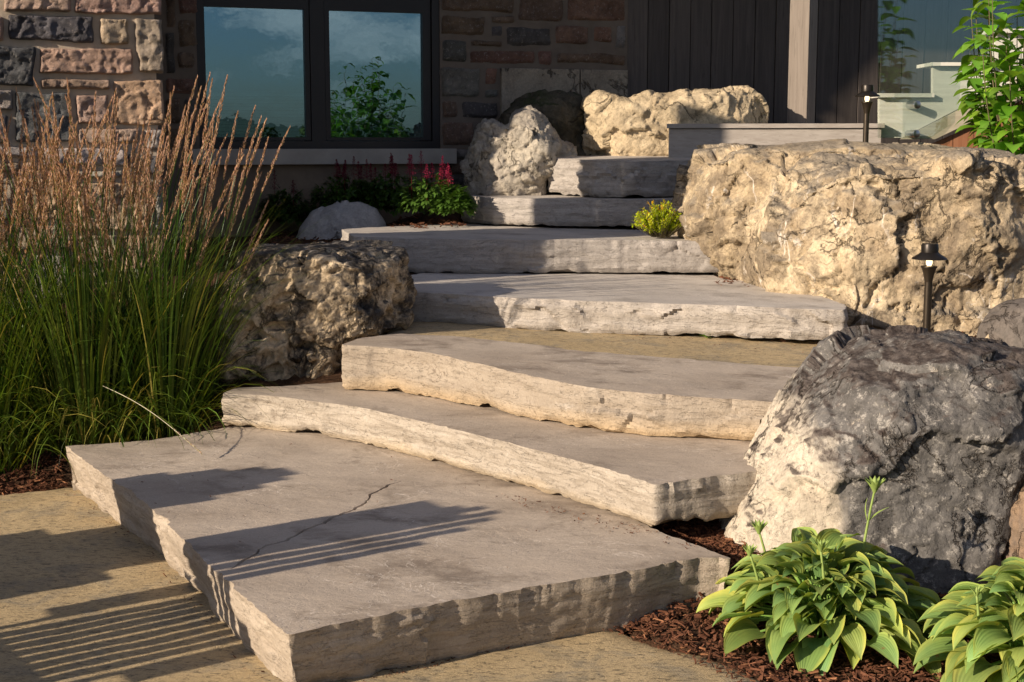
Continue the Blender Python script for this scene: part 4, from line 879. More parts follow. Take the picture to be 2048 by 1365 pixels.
def plume_mesh(seed):
    r = random.Random(seed); V = []; F = []; C = []
    H = r.uniform(1.25, 1.62); lean = r.uniform(.02, .10); LP = r.uniform(.26, .36)
    def pt(t): return Vector((lean*H*t*t*1.6, 0, H*t*(1-.5*(lean*t)**2)))
    mb = MB(); mb.tube([pt(i/9) for i in range(10)], [.0016]*8+[.001, .0006], 4, (.28, .55, .22)); V += mb.V; F += mb.F; C += mb.C
    t0 = 1-LP/H
    for i in range(170):
        k = i/170; t = t0+(1-t0)*k; p = pt(t); a = r.uniform(0, 6.28); rad = .0056*math.sin(math.pi*min(1, k*.85+.12))*r.uniform(.3, 1.25)+.001
        o_ = Vector((math.cos(a), math.sin(a), 0)); up = Vector((lean*2*t, 0, 1)).normalized(); q0 = p + o_*rad*.4; ln = r.uniform(.012, .022)
        q1 = q0 + up*ln + o_*rad; s_ = up.cross(o_)*.0021; b = len(V); c = r.uniform(.65, 1.35); cc = (c, c*r.uniform(.9, 1.05), c*r.uniform(.85, 1.1))
        V += [tuple(q0 - s_*.3), tuple((q0+q1)/2 + s_ + o_*.001), tuple(q1), tuple((q0+q1)/2 - s_ + o_*.001)]; F.append((b, b+1, b+2, b+3)); C += [cc]*4
    # fine side branches at the lower plume
    me = mesh_obj('flower_plume', V, F, None, None, False, cols=C, mats=[MT['blade'], MT['plume']], mi=[0]*len(mb.F)+[1]*(len(F)-len(mb.F)))
    d = me.data; bpy.data.objects.remove(me); return d
PLM = [plume_mesh(100+i) for i in range(14)]
def grass_clump(x, y, z, n_leaf, n_plume, spread, label, seed, hs=1.0, leanx=0):
    r = random.Random(seed); o = empty('ornamental_grass', (x, y, z)); tag(o, label, 'ornamental grass', 'feathery grass clumps left of the steps')
    V = []; F = []; C = []
    for i in range(n_leaf):
        a = r.uniform(0, 6.283); rr_ = spread*.45*math.sqrt(r.random()); d = Vector((math.cos(a), math.sin(a), 0))
        low = r.random() < .45
        L = r.uniform(.35, .8) if low else r.uniform(.7, 1.3); k = r.uniform(.35, 1.35)
        col = (k*r.uniform(.8, 1.25), k, k*r.uniform(.6, 1.1)) if r.random() > (.16 if low else .05) else (3.0, 1.7, 2.6)
        ribbon(V, F, C, (math.cos(a)*rr_, math.sin(a)*rr_, 0), d, L*hs, r.uniform(.005, .0115), r.uniform(1.3, 2.7) if low else r.uniform(.2, 1.5), 8, col, r.uniform(.85, 1.45) if low else r.uniform(1.25, 1.54), r.uniform(-1, 1))
    mesh_obj('leaves', V, F, MT['blade'], o, True, cols=C, world=False)
    for i in range(n_plume):
        a = r.uniform(-math.pi, math.pi); rr_ = spread*.4*math.sqrt(r.random())
        c = bpy.data.objects.new('flower_plume', PLM[r.randrange(len(PLM))]); COL.objects.link(c); c.parent = o
        c.location = (math.cos(a)*rr_, math.sin(a)*rr_, 0); tilt = rr_/spread*.42+r.uniform(-.05, .07)
        c.rotation_euler = (0, tilt, a + r.uniform(-.5, .5)); s_ = hs*r.uniform(.82, 1.06); c.scale = (1, 1, s_)
    return o
grass_clump(-2.36, 6.02, -.02, 1250, 130, .66, 'feathery reed grass clump at the left edge of the photo', 1, .98)
grass_clump(-1.88, 6.22, .02, 1350, 125, .58, 'feathery reed grass clump in the middle, in front of the stone pier', 2, 1.03)
grass_clump(-1.57, 6.30, .04, 950, 70, .44, 'feathery reed grass clump leaning over the lowest step beside the pitted boulder', 3, .98)
grass_clump(-2.75, 5.9, -.03, 700, 60, .62, 'feathery reed grass clump just beyond the left edge', 4, 1.0)
# the bent dry stem reaching over the lowest step
q = MB(); a0 = PY(205, 772, 5.9); a1 = PZ(403, 908, .205); pts = [a0.lerp(a1, t) + Vector((0, 0, .03*math.sin(math.pi*t))) for t in np.linspace(0, 1, 14)]
q.tube(pts, [.0014]*12+[.001, .0006], 5, (1.25, 1.8, 2.0)); rs = random.Random(3)
for i in range(120):
    t = rs.uniform(.72, 1); k = t*13; p = pts[min(12, int(k))].lerp(pts[min(13, int(k)+1)], k-int(k)); dr = (a1-a0).normalized()
    o_ = Vector((rs.uniform(-1, 1), rs.uniform(-1, 1), rs.uniform(-1, 1))).normalized()*.006; b_ = p + dr*rs.uniform(.01, .018) + o_; sd2 = dr.cross(o_).normalized()*.002
    q.add([p, (p+b_)/2+sd2, b_, (p+b_)/2-sd2], [(0, 1, 2, 3)], (rs.uniform(.9, 1.3), rs.uniform(1.2, 1.7), 1.6))
o = q.build('dry_grass_stem', MT['plume'], None, cols=True); tag(o, 'single straw-coloured grass stem bent over the lowest step', 'grass stem')

# generic leaf with fold
def leaf(V, F, C, base, d, up, L, W, col, curl=.3, segs=4, fold=.25, shape=.42):
    d = d.normalized(); side = d.cross(up)
    if side.length < 1e-4: side = Vector((1, 0, 0))
    side.normalize(); up = side.cross(d).normalized(); b = len(V); p = Vector(base); ang = 0
    for i in range(segs+1):
        t = i/segs; w = W*.5*math.sin(math.pi*t**(.72))**.9 if 0 < t < 1 else .001
        V += [tuple(p - side*w + up*w*fold), tuple(p), tuple(p + side*w + up*w*fold)]; C += [col]*3
        ang = curl*(t+.2); dd = (d*math.cos(ang) - up*math.sin(ang)); p = p + dd*L/segs
    for i in range(segs):
        a = b+3*i; F += [(a, a+1, a+4, a+3), (a+1, a+2, a+5, a+4)]
def rv(r): 
    while True:
        v = Vector((r.uniform(-1, 1), r.uniform(-1, 1), r.uniform(-1, 1)))
        if .01 < v.length < 1: return v
MT['hyd'] = mat_leaf('hydrangea leaf', (.15, .34, .035), (.23, .42, .06), .4, .45, .35, 6, attr=True); MT['stemg'] = mat_plain('green brown stem', (.12, .10, .05), .8)
def shrub(name, base, H, Rad, nst, lpn, L, W, label, cat, seed, mat, lean=.35, col=(1, 1, 1), parent_group=None):
    r = random.Random(seed); o = empty(name, base); tag(o, label, cat, parent_group); V = []; F = []; C = []; q = MB()
    for s_ in range(nst):
        a = r.uniform(0, 6.283); rr_ = math.sqrt(r.random())*Rad; h = H*r.uniform(.65, 1.0); top = Vector((math.cos(a)*rr_, math.sin(a)*rr_, h*(1-.25*(rr_/Rad)**2)))
        b0 = Vector((math.cos(a)*rr_*.25, math.sin(a)*rr_*.25, 0)); pts = [b0.lerp(top, t) + Vector((math.cos(a), math.sin(a), 0))*.06*math.sin(t*3.1) for t in np.linspace(0, 1, 8)]
        q.tube(pts, [.006-.0005*i for i in range(8)], 5)
        for k in range(lpn):
            t = 1 - .75*(k/lpn)**.9; i = min(6, int(t*7)); p = pts[i].lerp(pts[i+1], t*7-i); az = k*2.4+r.uniform(-.4, .4)
            d = Vector((math.cos(az), math.sin(az), r.uniform(-.35, .55))); c = r.uniform(.65, 1.25); cc = (col[0]*c*r.uniform(.85, 1.2), col[1]*c, col[2]*c*r.uniform(.6, 1.2))
            ll = L*r.uniform(.6, 1.1); leaf(V, F, C, p + d.normalized()*.015, d, Vector((0, 0, 1)), ll, W*ll/L, cc, r.uniform(.3, 1.1), 5, .3)
    q.build('stems', MT['stemg'], o, True, world=False); mesh_obj('leaves', V, F, mat, o, True, cols=C, world=False); return o
shrub('hydrangea_shrub', (3.08, 8.35, .85), 1.9, .46, 34, 26, .16, .10, 'bright green broad-leaved shrub at the upper right edge', 'shrub', 4, MT['hyd'])
shrub('hydrangea_shrub', (3.72, 3.1, .05), 2.6, .62, 46, 34, .17, .10, 'tall broad-leaved green shrub mirrored in the right window pane', 'shrub', 5, MT['hyd'], col=(.42, .5, .5))
shrub('garden_shrub', (3.75, 3.75, .05), 1.7, .5, 60, 40, .09, .05, 'low bushy green shrub mirrored low in the right window pane', 'shrub', 6, MT['hyd'], col=(.6, .6, .5))

# astilbes
MT['ast'] = mat_leaf('astilbe leaf', (.06, .13, .025), (.10, .19, .04), .3, .4, .45, 9, attr=True); MT['astf'] = mat_leaf('astilbe flower', (.19, .014, .034), (.26, .024, .045), .25, .8, .1, 9, attr=True)
def astilbe(u, v, Y, hpx, wpx, nfl, label, seed, fcol=(1, 1, 1), bright=1.):
    r = random.Random(seed); p0 = PY(u, v, Y); o = empty('astilbe', p0); tag(o, label, 'flowering plant', 'astilbes under the window')
    Hh = hpx*Y/FPX; Ww = wpx*Y/FPX; V = []; F = []; C = []
    for i in range(300):
        a = r.uniform(0, 6.28); k = r.random()**.5; c = Vector((math.cos(a)*Ww/2*k, math.sin(a)*Ww/2*k*.8, Hh*(1-.45*k*k)*r.uniform(.45, 1)))
        d = Vector((math.cos(a), math.sin(a), r.uniform(-.3, .5))); cc = r.uniform(.6, 1.3)*bright
        for j in range(5):
            dd = (d + rv(r)*.8).normalized(); leaf(V, F, C, c+dd*.01, dd, Vector((0, 0, 1)), r.uniform(.03, .055), .022, (cc, cc, cc*.8), .4, 3, .2)
    mesh_obj('leaves', V, F, MT['ast'], o, True, cols=C, world=False)
    for i in range(nfl):
        V = []; F = []; C = []; a = r.uniform(0, 6.28); k = r.uniform(0, .8); bx = Vector((math.cos(a)*Ww/2*k, math.sin(a)*Ww/2*k*.6, Hh*.7)); hh = r.uniform(.09, .15)
        q = MB(); q.tube([bx-Vector((0, 0, .08)), bx+Vector((0, 0, hh*1.6))], [.002, .001], 4, (.6, .6, .6)); V += q.V; F += q.F; C += q.C
        for j in range(260):
            t = r.random(); z_ = bx.z + hh*.55 + t*hh*1.05; ra = .036*(1-t)**.9*r.uniform(.2, 1)+.003; az = r.uniform(0, 6.28)
            if (int(t*9) % 2) and r.random() < .6: ra *= .5
            c0 = Vector((bx.x+math.cos(az)*ra, bx.y+math.sin(az)*ra, z_+ra*.5)); s_ = rv(r)*.004; t_ = rv(r)*.004; b = len(V); c = r.uniform(.6, 1.5)
            V += [tuple(c0-s_), tuple(c0+t_), tuple(c0+s_), tuple(c0-t_)]; F.append((b, b+1, b+2, b+3)); C += [(fcol[0]*c, fcol[1]*c, fcol[2]*c)]*4
        mesh_obj('flower_plume', V, F, MT['astf'], o, False, cols=C, world=False)
    return o
astilbe(690, 445, 9.78, 95, 130, 7, 'brownish red astilbe left of the others under the window', 1, (.55, .9, .8), .8)
astilbe(780, 450, 9.75, 105, 130, 6, 'dull red astilbe in the middle under the window', 2, (.7, 1, .9), .8)
astilbe(735, 440, 9.85, 80, 120, 5, 'burgundy astilbe directly behind the smooth rounded boulder', 8, (.8, 1, 1), .9)
astilbe(858, 450, 9.26, 105, 120, 6, 'crimson astilbe nearest the sixth step', 3, (1, 1, 1.5), 1.)
astilbe(905, 446, 9.2, 75, 75, 3, 'small sunlit astilbe with one upright red plume by the sixth step', 4, (1.4, 1.4, 1.8), 1.25)
astilbe(575, 470, 9.7, 90, 110, 2, 'dark astilbe in deep shade above the smooth boulder', 6, (.35, .6, .6), .55)

# yellow green spirea
MT['spi'] = mat_leaf('spirea leaf', (.46, .5, .03), (.6, .56, .05), .4, .5, .3, 20, attr=True)
r = random.Random(8); sb = PY(1322, 474, 8.25); o = empty('golden_spirea', sb); tag(o, 'small yellow-green spirea tucked between the sixth step and the massive golden boulder', 'shrub'); V = []; F = []; C = []; q = MB()
for i in range(170):
    a = r.uniform(0, 6.28); k = r.random()**.5; t0 = Vector((math.cos(a)*.17*k-.01, math.sin(a)*.12*k, .21*(1-.5*k*k)*r.uniform(.6, 1.05))); q.tube([Vector((t0.x*.3, t0.y*.3, 0)), t0], [.002, .001], 4)
    tip = r.random() < .4
    for j in range(26):
        t = r.uniform(.35, 1.0); c = t0*t; d = (rv(r)+Vector((0, 0, .4))).normalized(); b_ = r.uniform(.7, 1.25); cc = (1.4*b_, .9*b_, .6*b_) if (tip and t > .88) else (.95*b_, 1.1*b_, .7*b_)
        leaf(V, F, C, c, d, Vector((0, 0, 1)), r.uniform(.014, .024), .011, cc, .3, 2, .2)
q.build('stems', MT['stemg'], o, True, world=False); mesh_obj('leaves', V, F, MT['spi'], o, True, cols=C, world=False)

# weeds
def weed(u, v, z, n, L, label, seed):
    r = random.Random(seed); p = PZ(u, v, z); o = None; V = []; F = []; C = []
    for i in range(n):
        a = r.uniform(0, 6.28); leaf(V, F, C, p, Vector((math.cos(a), math.sin(a), r.uniform(.2, 1.4))), Vector((0, 0, 1)), L*r.uniform(.6, 1.1), .008, (1.1, 1.1, .9), .6, 4, .2)
    o = mesh_obj('weed', V, F, MT['hyd'], None, True, cols=C); tag(o, label, 'weed')
weed(1411, 674, .495, 26, .05, 'tiny green weed growing at the foot of the fourth step', 1)
weed(1703, 694, .48, 14, .03, 'tiny weed at the right end of the fourth step', 2)

# hostas
m = M('hosta leaf', .5, .3)
uv = m.n('ShaderNodeUVMap'); uv.uv_map = 'UVMap'; sx = m.sep(uv.outputs[0])
across = m.math('ABSOLUTE', m.math('SUBTRACT', sx[0], .5))
edge = m.ramp(m.math('ADD', across, m.math('MULTIPLY', m.math('SUBTRACT', m.noise(18, 4), .5), .25)), [(.30, 0), (.52, .8)])
cc = m.mix(m.ramp(m.noise(7, 4), [(.4, 0), (.62, 1)]), (.17, .29, .09), (.26, .38, .11))
cc = m.mix(edge, cc, (.44, .50, .12)); cc = m.mix(1, cc, m.attr(), 'MULTIPLY')
cc = m.mix(m.math('MULTIPLY', m.ramp(m.noise(28, 5, .6, m.map(loc=(2, 2, 2))), [(.67, 0), (.71, 1)]), .8), cc, (.30, .15, .05)); cc = m.mix(m.math('MULTIPLY', m.ramp(m.math('ADD', sx[1], m.math('MULTIPLY', m.noise(6, 3), .5)), [(1.12, 0), (1.3, 1)]), .8), cc, (.42, .33, .10))
m.col(cc)
vein = m.math('SINE', m.math('MULTIPLY', sx[0], 62)); m.bump(vein, .22, .003)
t = m.n('ShaderNodeBsdfTranslucent'); m.put(m.mix(1, cc, (1.3, 1.2, .4), 'MULTIPLY'), t.inputs[0]); x = m.n('ShaderNodeMixShader'); x.inputs[0].default_value = .25
m.l(m.b.outputs[0], x.inputs[1]); m.l(t.outputs[0], x.inputs[2]); m.l(x.outputs[0], m.out.inputs[0]); MT['hosta'] = m.m
MT['hstalk'] = mat_leaf('hosta flower stalk', (.26, .36, .09), (.32, .42, .12), .2, .5, .3, 9)
def hosta(base, n, Rad, Hh, L, label, seed, stalks):
    r = random.Random(seed); o = empty('hosta', base); tag(o, label, 'hosta', 'hostas in front of the large dark boulder')
    V = []; F = []; C = []; U = []; NS, NW = 12, 8
    for i in range(n):
        k = ((i+.5)/n); az = i*2.39996 + r.uniform(-.3, .3); ring = k**.62      # 0 centre, 1 rim
        el = (1-ring)*1.25 + .05; rad = Rad*ring*r.uniform(.45, .72); zc = Hh*(1-ring**2.0*.82)*r.uniform(.88, 1.06)
        d0 = Vector((math.cos(az), math.sin(az), 0)); p = d0*rad + Vector((0, 0, zc)); ll = L*r.uniform(.72, 1.12)*(.78+.3*ring); W = ll*r.uniform(.52, .7)
        pitch = el*r.uniform(.6, 1.0) + r.uniform(-.15, .25); curl = r.uniform(.9, 1.7)
        side = Vector((-d0.y, d0.x, 0)); roll = r.uniform(-.45, .45); b = len(V); c = r.uniform(.75, 1.2); yy = r.random() < .22; hj = r.uniform(-.12, .15); col = (c*(1.35 if yy else 1+hj), c*(1.12 if yy else 1), c*(.95-hj))
        cup = r.uniform(.15, .5); wavep = r.uniform(0, 6); wavea = r.uniform(.03, .09)
        q_ = Vector(p); az2 = r.uniform(-.3, .3)
        # petiole
        root = d0*rad*.15; mid = root.lerp(p, .5) + Vector((0, 0, .03)); qb = MB(); qb.tube([root, mid, p], [.004, .0035, .003], 5, (.9, 1.15, .8)); bb = len(V); V += qb.V; F += [tuple(x_+bb for x_ in f) for f in qb.F]; C += [(1.1, 1.2, .8)]*len(qb.V); U += [(.5, .5)]*len(qb.V); b = len(V)
        for a in range(NS+1):
            t = a/NS; ang = pitch - curl*t**1.3; fw_ = d0*math.cos(ang) + Vector((0, 0, 1))*math.sin(ang); upv = -d0*math.sin(ang) + Vector((0, 0, 1))*math.cos(ang)
            sdv = side*math.cos(roll) + upv*math.sin(roll); upr = upv*math.cos(roll) - side*math.sin(roll)
            w = W*.5*(math.sin(math.pi*min(1, (t*.97+.03))**.60))**.85*(1-.35*ss(np.array(t), .75, 1.)) if t < 1 else .0008
            w = float(w)
            for e_ in range(NW+1):
                s_ = -1+2*e_/NW
                h_ = cup*w*(abs(s_)**1.5) - .05*w*math.cos(s_*9.5) + wavea*w*2*math.sin(t*9+wavep)*s_*abs(s_)
                V.append(tuple(q_ + sdv*w*s_*(1-.12*cup*abs(s_)) + upr*h_)); C.append(col); U.append(((s_+1)/2, t))
            q_ = q_ + fw_*ll/NS + side*az2*ll/NS*t
        for a in range(NS):
            for e_ in range(NW): i0 = b+a*(NW+1)+e_; F.append((i0, i0+1, i0+NW+2, i0+NW+1))
    lo = mesh_obj('leaves', V, F, MT['hosta'], o, True, cols=C, world=False)
    uvl = lo.data.uv_layers.new(name='UVMap'); li = np.empty(len(lo.data.loops), int); lo.data.loops.foreach_get('vertex_index', li); uvl.data.foreach_set('uv', np.array(U, np.float32)[li].ravel())
    for (sx_, sy_, h, lean, bud) in stalks:
        q = MB(); pts = [Vector((sx_ + lean*(t**1.5)*h, sy_, Hh*.4 + h*t)) for t in np.linspace(0, 1, 8)]; q.tube(pts, [.0052-.0003*i for i in range(8)], 7)
        VV = q.V; FF = q.F; CC = q.C; tp = pts[-1]
        for j in range(9 if bud > .5 else 6):
            a = j*2.4; d = Vector((math.cos(a)*.4, math.sin(a)*.4, 1)); leaf(VV, FF, CC, tp - Vector((0, 0, .008)) + Vector((math.cos(a), math.sin(a), 0))*.004, d, Vector((math.cos(a), math.sin(a), 0)), .036*bud+.014, .013*bud+.004, (1, 1, 1), -.35, 4, -.5)
        q2 = MB(); q2.tube([tp-Vector((0, 0, .004)), tp+Vector((0, 0, .012*bud)), tp+Vector((0, 0, .03*bud)), tp+Vector((0, 0, .042*bud))], [.004, .0085*bud, .007*bud, .001], 8); bb = len(VV); VV += q2.V; FF += [tuple(x_+bb for x_ in f) for f in q2.F]
        if h > .3:
            md = pts[5]
            for sg in (-1, 1): leaf(VV, FF, CC, md, Vector((sg*.7, 0, 1)), Vector((sg, 0, .3)), .075, .012, (1, 1, 1), -.5 if sg > 0 else .9, 6, -.4)
        mesh_obj('flower_stalk', VV, FF, MT['hstalk'], o, True, world=False)
    return o
hb = PZ(1645, 1270, .0)
hosta((hb.x, hb.y, .0), 210, .40, .225, .140, 'hosta with tall budding stalks in front of the cream side of the large boulder', 2,
      [(.10, .02, .33, .12, 1.), (-.14, .02, .21, -.22, .8), (-.18, -.03, .16, -.25, .6), (-.02, -.12, .20, -.1, .6), (.13, -.08, .10, .2, .5)])
hb = PZ(2072, 1360, .0)
hosta((hb.x, hb.y, .02), 150, .33, .23, .155, 'yellower hosta with broad leaves in the lower right corner', 7, [(-.17, -.05, .14, -.1, .4)])

# bark mulch
mr = np.random.RandomState(3); BV = []; BF = []; BC = []
def chips(poly, n, size, z0=None):
    P = np.array([w2(*q_) if len(q_) == 3 else q_ for q_ in poly]); x0, y0 = P.min(0); x1, y1 = P.max(0); k = 0
    X = mr.uniform(x0, x1, n*3); Y = mr.uniform(y0, y1, n*3); ok = in_poly(X, Y, P)
    X, Y = X[ok][:n], Y[ok][:n]; H = hgt(X, Y) if z0 is None else np.full(len(X), z0) + X*0
    for x_, y_, h_ in zip(X, Y, H):
        L = size*mr.uniform(.4, 1.6)**1.3; W = L*mr.uniform(.12, .4); T = W*mr.uniform(.2, .5); a = mr.uniform(0, 6.28); t = mr.normal()*.35; ro_ = mr.normal()*.6
        ax_ = np.array([math.cos(a)*math.cos(t), math.sin(a)*math.cos(t), math.sin(t)]); s_ = np.array([-math.sin(a), math.cos(a), 0]); u_ = np.cross(ax_, s_); s2 = s_*math.cos(ro_)+u_*math.sin(ro_); u2 = -s_*math.sin(ro_)+u_*math.cos(ro_)
        c = np.array([x_, y_, h_+mr.uniform(0, .018 if z0 is None else .002)]); b = len(BV); cc = mr.uniform(.45, 1.5); tone = (cc*1.1, cc, cc) if mr.rand() > .1 else (cc*2.1, cc*2.1, cc*1.9)
        for i in (-1, 1):
            for j in (-1, 1):
                for l in (-1, 1): BV.append(tuple(c + ax_*L/2*i*(1-.25*(j+1)/2*mr.rand()) + s2*W/2*j*mr.uniform(.5, 1) + u2*T/2*l)); BC.append(tone)
        BF.extend([(b, b+1, b+3, b+2), (b+4, b+6, b+7, b+5), (b, b+4, b+5, b+1), (b+2, b+3, b+7, b+6), (b, b+2, b+6, b+4), (b+1, b+5, b+7, b+3)])
chips([(1100, 1215, 0), (1400, 1110, 0), (1520, 1090, 0), (2200, 1150, 0), (2300, 1450, 0), (1640, 1450, 0), (1540, 1368, 0), (1440, 1325, 0), (1300, 1288, 0), (1210, 1250, 0)], 15000, .02)
chips([(1290, 1075, .14), (1330, 1020, .16), (1500, 1000, .16), (1520, 1110, .14), (1460, 1110, .14), (1380, 1085, .14)], 2600, .018)
chips([(1420, 600, .62), (1440, 520, .64), (1520, 520, .64), (1560, 600, .62)], 900, .022)
chips([(-100, 1010, 0), (-100, 850, .05), (480, 850, .05), (470, 880, .05), (140, 900, .0), (130, 972, .0)], 4500, .024)
chips([(1690, 740, .45), (1720, 690, .45), (2080, 680, .42), (2080, 760, .42)], 1200, .024)
chips([(480, 520, .7), (520, 430, .85), (930, 400, .95), (930, 460, .9), (700, 480, .8)], 1800, .03)
chips([(128, 970, 0), (300, 1098, 0), (452, 1268, 0), (545, 1368, 0), (525, 1378, 0), (432, 1280, 0), (285, 1110, 0), (118, 984, 0)], 1300, .006, .004)
chips([(720, 1352, 0), (960, 1292, 0), (1210, 1238, 0), (1215, 1256, 0), (965, 1312, 0), (725, 1372, 0)], 700, .007, .004)
chips([(1180, 1240, 0), (1300, 1270, 0), (1450, 1310, 0), (1560, 1360, 0), (1480, 1375, 0), (1380, 1325, 0), (1200, 1262, 0)], 500, .011, .006)
chips([(1000, 985, .18), (1300, 1055, .18), (1400, 1092, .18), (1380, 1100, .18), (1200, 1060, .18), (980, 1000, .18)], 260, .007, .182)
chips([(150, 900, .18), (700, 880, .18), (1200, 1040, .18), (1400, 1110, .18), (600, 1240, .18), (400, 1090, .18)], 70, .006, .182)
chips([(800, 655, .5), (1000, 660, .5), (1700, 690, .48), (1640, 720, .48), (1000, 672, .5)], 260, .006, .50)
MT['bark'] = None
m = M('bark mulch', .9, .15); c = m.mix(m.ramp(m.noise(50, 5, .7), [(.35, 0), (.65, 1)]), (.075, .032, .017), (.14, .068, .038)); m.col(m.mix(1, c, m.attr(), 'MULTIPLY')); m.bump(m.noise(240, 4, .7), .5, .003); MT['bark'] = m.m
o = mesh_obj('bark_mulch', BV, BF, MT['bark'], None, False, cols=BC); tag(o, 'brown shredded bark mulch around the boulders and hostas', 'mulch', kind='stuff')

# ------------------------------------------------------------------ things beyond the frame that shade or are mirrored
MT['chairwood'] = mat_wood('grey chair slats', (.3, .27, .24), (.36, .33, .3), (.2, .18, .16), 'z')
def chair(x, y, rz, label, wide=True):
    o = empty('slatted_chair', (x, y, 0), rz); tag(o, label, 'chair', 'slatted garden chairs on the patio')
    # back faces +x of the chair's own frame; seven upright slats with a rounded top
    for k in range(8):
        s_ = (k-3.5); w = .047 if wide else .074; top = 1.0 - .012*s_*s_; tight = .047 if (k > 3 and wide) else .060; q = MB(); j = .004*(k % 2)
        a = Vector((-.05+j, s_*(.060 if wide else .072), .2)); b_ = Vector((.16+j, s_*tight + (.02 if k > 3 and wide else 0), top)); d = (b_-a); q.obox((a+b_)/2, Vector((0, 1, 0)), Vector((1, 0, -.3)).normalized(), d.normalized(), w/2, .009, d.length/2); q.build('back_slat', MT['chairwood'], o, world=False)
    if wide:
        q = MB(); a = Vector((.045, .11, .5)); b_ = Vector((.175, .11, .95)); d = b_-a; q.obox((a+b_)/2, Vector((0, 1, 0)), Vector((1, 0, -.3)).normalized(), d.normalized(), .13, .009, d.length/2); q.build('shade_panel', MT['chairwood'], o, world=False)  # added board closing the upper slat gaps so the shadow falls solid
    q = MB(); q.box(-.09, -.07, -.26, .26, .06, .33); q.build('shade_board', MT['chairwood'], o, world=False)  # added low board that fills the chair's shadow near the ground
    for sg in (-1, 1):
        q = MB(); q.box(-.50, .02, sg*.31-.055, sg*.31+.055, .55, .572); q.build('armrest', MT['chairwood'], o, world=False)
        q = MB(); q.box(-.46, -.37, sg*.27-.015, sg*.27+.015, 0, .548); q.build('leg', MT['chairwood'], o, world=False)
        q = MB(); q.obox((-.1, sg*.235, .2), (.96, 0, -.28), (0, 1, 0), (.28, 0, .96), .42, .013, .06); q.build('side_rail', MT['chairwood'], o, world=False)
    for k in range(6):
        q = MB(); q.box(-.5+.085*k, -.425+.085*k, -.26, .26, .362-.026*k, .38-.026*k); q.build('seat_slat', MT['chairwood'], o, world=False)
chair(-2.04, 3.27, SUN_AZ, 'slatted garden chair nearest the lowest step, its shadow striping the patio')
chair(-2.80, 3.84, SUN_AZ, 'slatted garden chair farther left, its shadow reaching the lowest step', False)
n2 = Vector((-math.sin(SUN_AZ), math.cos(SUN_AZ), 0)); d2 = Vector((math.cos(SUN_AZ), math.sin(SUN_AZ), 0))
cc_ = n2*6.94 - d2*.55; cc_ = n2*6.94 + d2*(.55)
# column is unseen, added where its shadow band falls on the upper steps
t_ = Vector((-.123, 9.0, 0)).dot(d2) - 4.6; cpos = n2*6.95 + d2*t_
col_ = empty('shade_block', (cpos.x, cpos.y, 0), SUN_AZ); tag(col_, 'unseen column left of the grasses that shades the upper steps', 'blocker')
q = MB(); q.box(-.35, .35, .152, .48, 0, 3.72, bev=.02); q.box(-.35, .35, -.48, .15, 0, 3.5, bev=.02); q.build('block_body', MT['mortar'], col_, world=False)
q = MB(); q.box(-.38, .38, .14, .5, 3.724, 3.77, bev=.01); q.build('cap', MT['concrete'], col_, world=False)

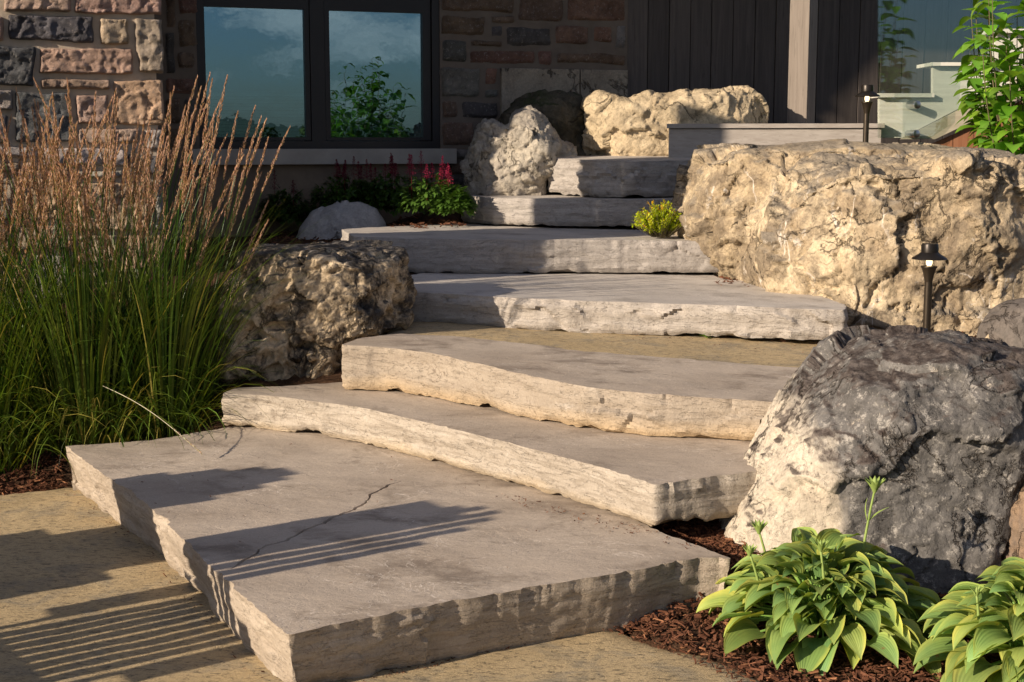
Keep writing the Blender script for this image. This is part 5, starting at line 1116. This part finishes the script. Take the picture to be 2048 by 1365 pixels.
# distant tree line and a small tree, seen in the glass
MT['farleaf'] = mat_leaf('far foliage', (.03, .055, .015), (.06, .09, .025), .2, .8, .1, .5, attr=True); MT['bark2'] = mat_plain('tree bark', (.09, .07, .055), .9)
def tree(x, y, z, H, Rc, n, L, label, seed):
    r = random.Random(seed); o = empty('tree', (x, y, z)); tag(o, label, 'tree', 'trees beyond the garden'); q = MB(); q.tube([(0, 0, 0), (0.02*H, 0, H*.35), (0, .02*H, H*.9)], [H*.025, H*.018, H*.004], 7)
    V = []; F = []; C = []
    for i in range(16):
        a = r.uniform(0, 6.28); h = r.uniform(.35, .95)*H; e_ = Vector((math.cos(a), math.sin(a), .6))*Rc*r.uniform(.4, .9)*(1.15-h/H*.6); q.tube([(0, 0, h*.8), tuple(Vector((0, 0, h*.8))+e_)], [H*.008, H*.002], 5)
        for j in range(n//16):
            c = Vector((0, 0, h*.8)) + e_*r.uniform(.35, 1.15) + rv(r)*Rc*.3; d = rv(r).normalized(); k = r.uniform(.5, 1.4); leaf(V, F, C, c, d, Vector((0, 0, 1)), L*r.uniform(.6, 1.2), L*.5, (k, k, k), .4, 2, .2)
    q.build('trunk', MT['bark2'], o, True, world=False); mesh_obj('crown', V, F, MT['farleaf'], o, False, cols=C, world=False)
tree(12.5, 4.4, 0, 3.9, 1.3, 3600, .10, 'small dark-leaved tree mirrored in the stair glass', 1)
rt = random.Random(5); V = []; F = []; C = []
for i in range(42):
    az = R(-118 + 130*i/41 + rt.uniform(-1.5, 1.5)); d_ = rt.uniform(70, 110); H_ = rt.uniform(2.2, 4.4)*d_/90*(1.5 if rt.random() < .25 else 1); o_ = Vector((d_*math.cos(az), d_*math.sin(az)+9, 0)); w_ = rt.uniform(1.5, 3.5)
    for j in range(800):
        t = rt.random(); c = o_ + Vector((rt.gauss(0, .5)*w_*(1.1-t), rt.gauss(0, .5)*w_*(1.1-t), t*H_*.62)); k = rt.uniform(.5, 1.4); leaf(V, F, C, c, rv(rt), Vector((0, 0, 1)), rt.uniform(.2, .5), .22, (k, k, k), .4, 2, .2)
o = mesh_obj('far_tree_line', V, F, MT['farleaf'], None, False, cols=C); tag(o, 'distant dark line of trees mirrored along the bottom of the window panes', 'tree line', kind='stuff')
hv = []; hf = []
for i in range(60):
    az = R(-125 + 145*i/59); d_ = 900; h = 17+9*math.sin(i*.35)+4*math.sin(i*1.1)
    for dd, hh in ((d_, -1), (d_+120, h), (d_+400, h*1.05), (d_+600, -1)): hv.append((dd*math.cos(az), dd*math.sin(az), hh))
for i in range(59):
    for k in range(3): hf.append((i*4+k, (i+1)*4+k, (i+1)*4+k+1, i*4+k+1))
m = M('wooded hill', .95, .1); m.col(m.mix(m.ramp(m.noise(.02, 6), [(.4, 0), (.6, 1)]), (.05, .075, .06), (.07, .10, .075))); o = mesh_obj('hills', hv, hf, m.m); tag(o, kind='structure')
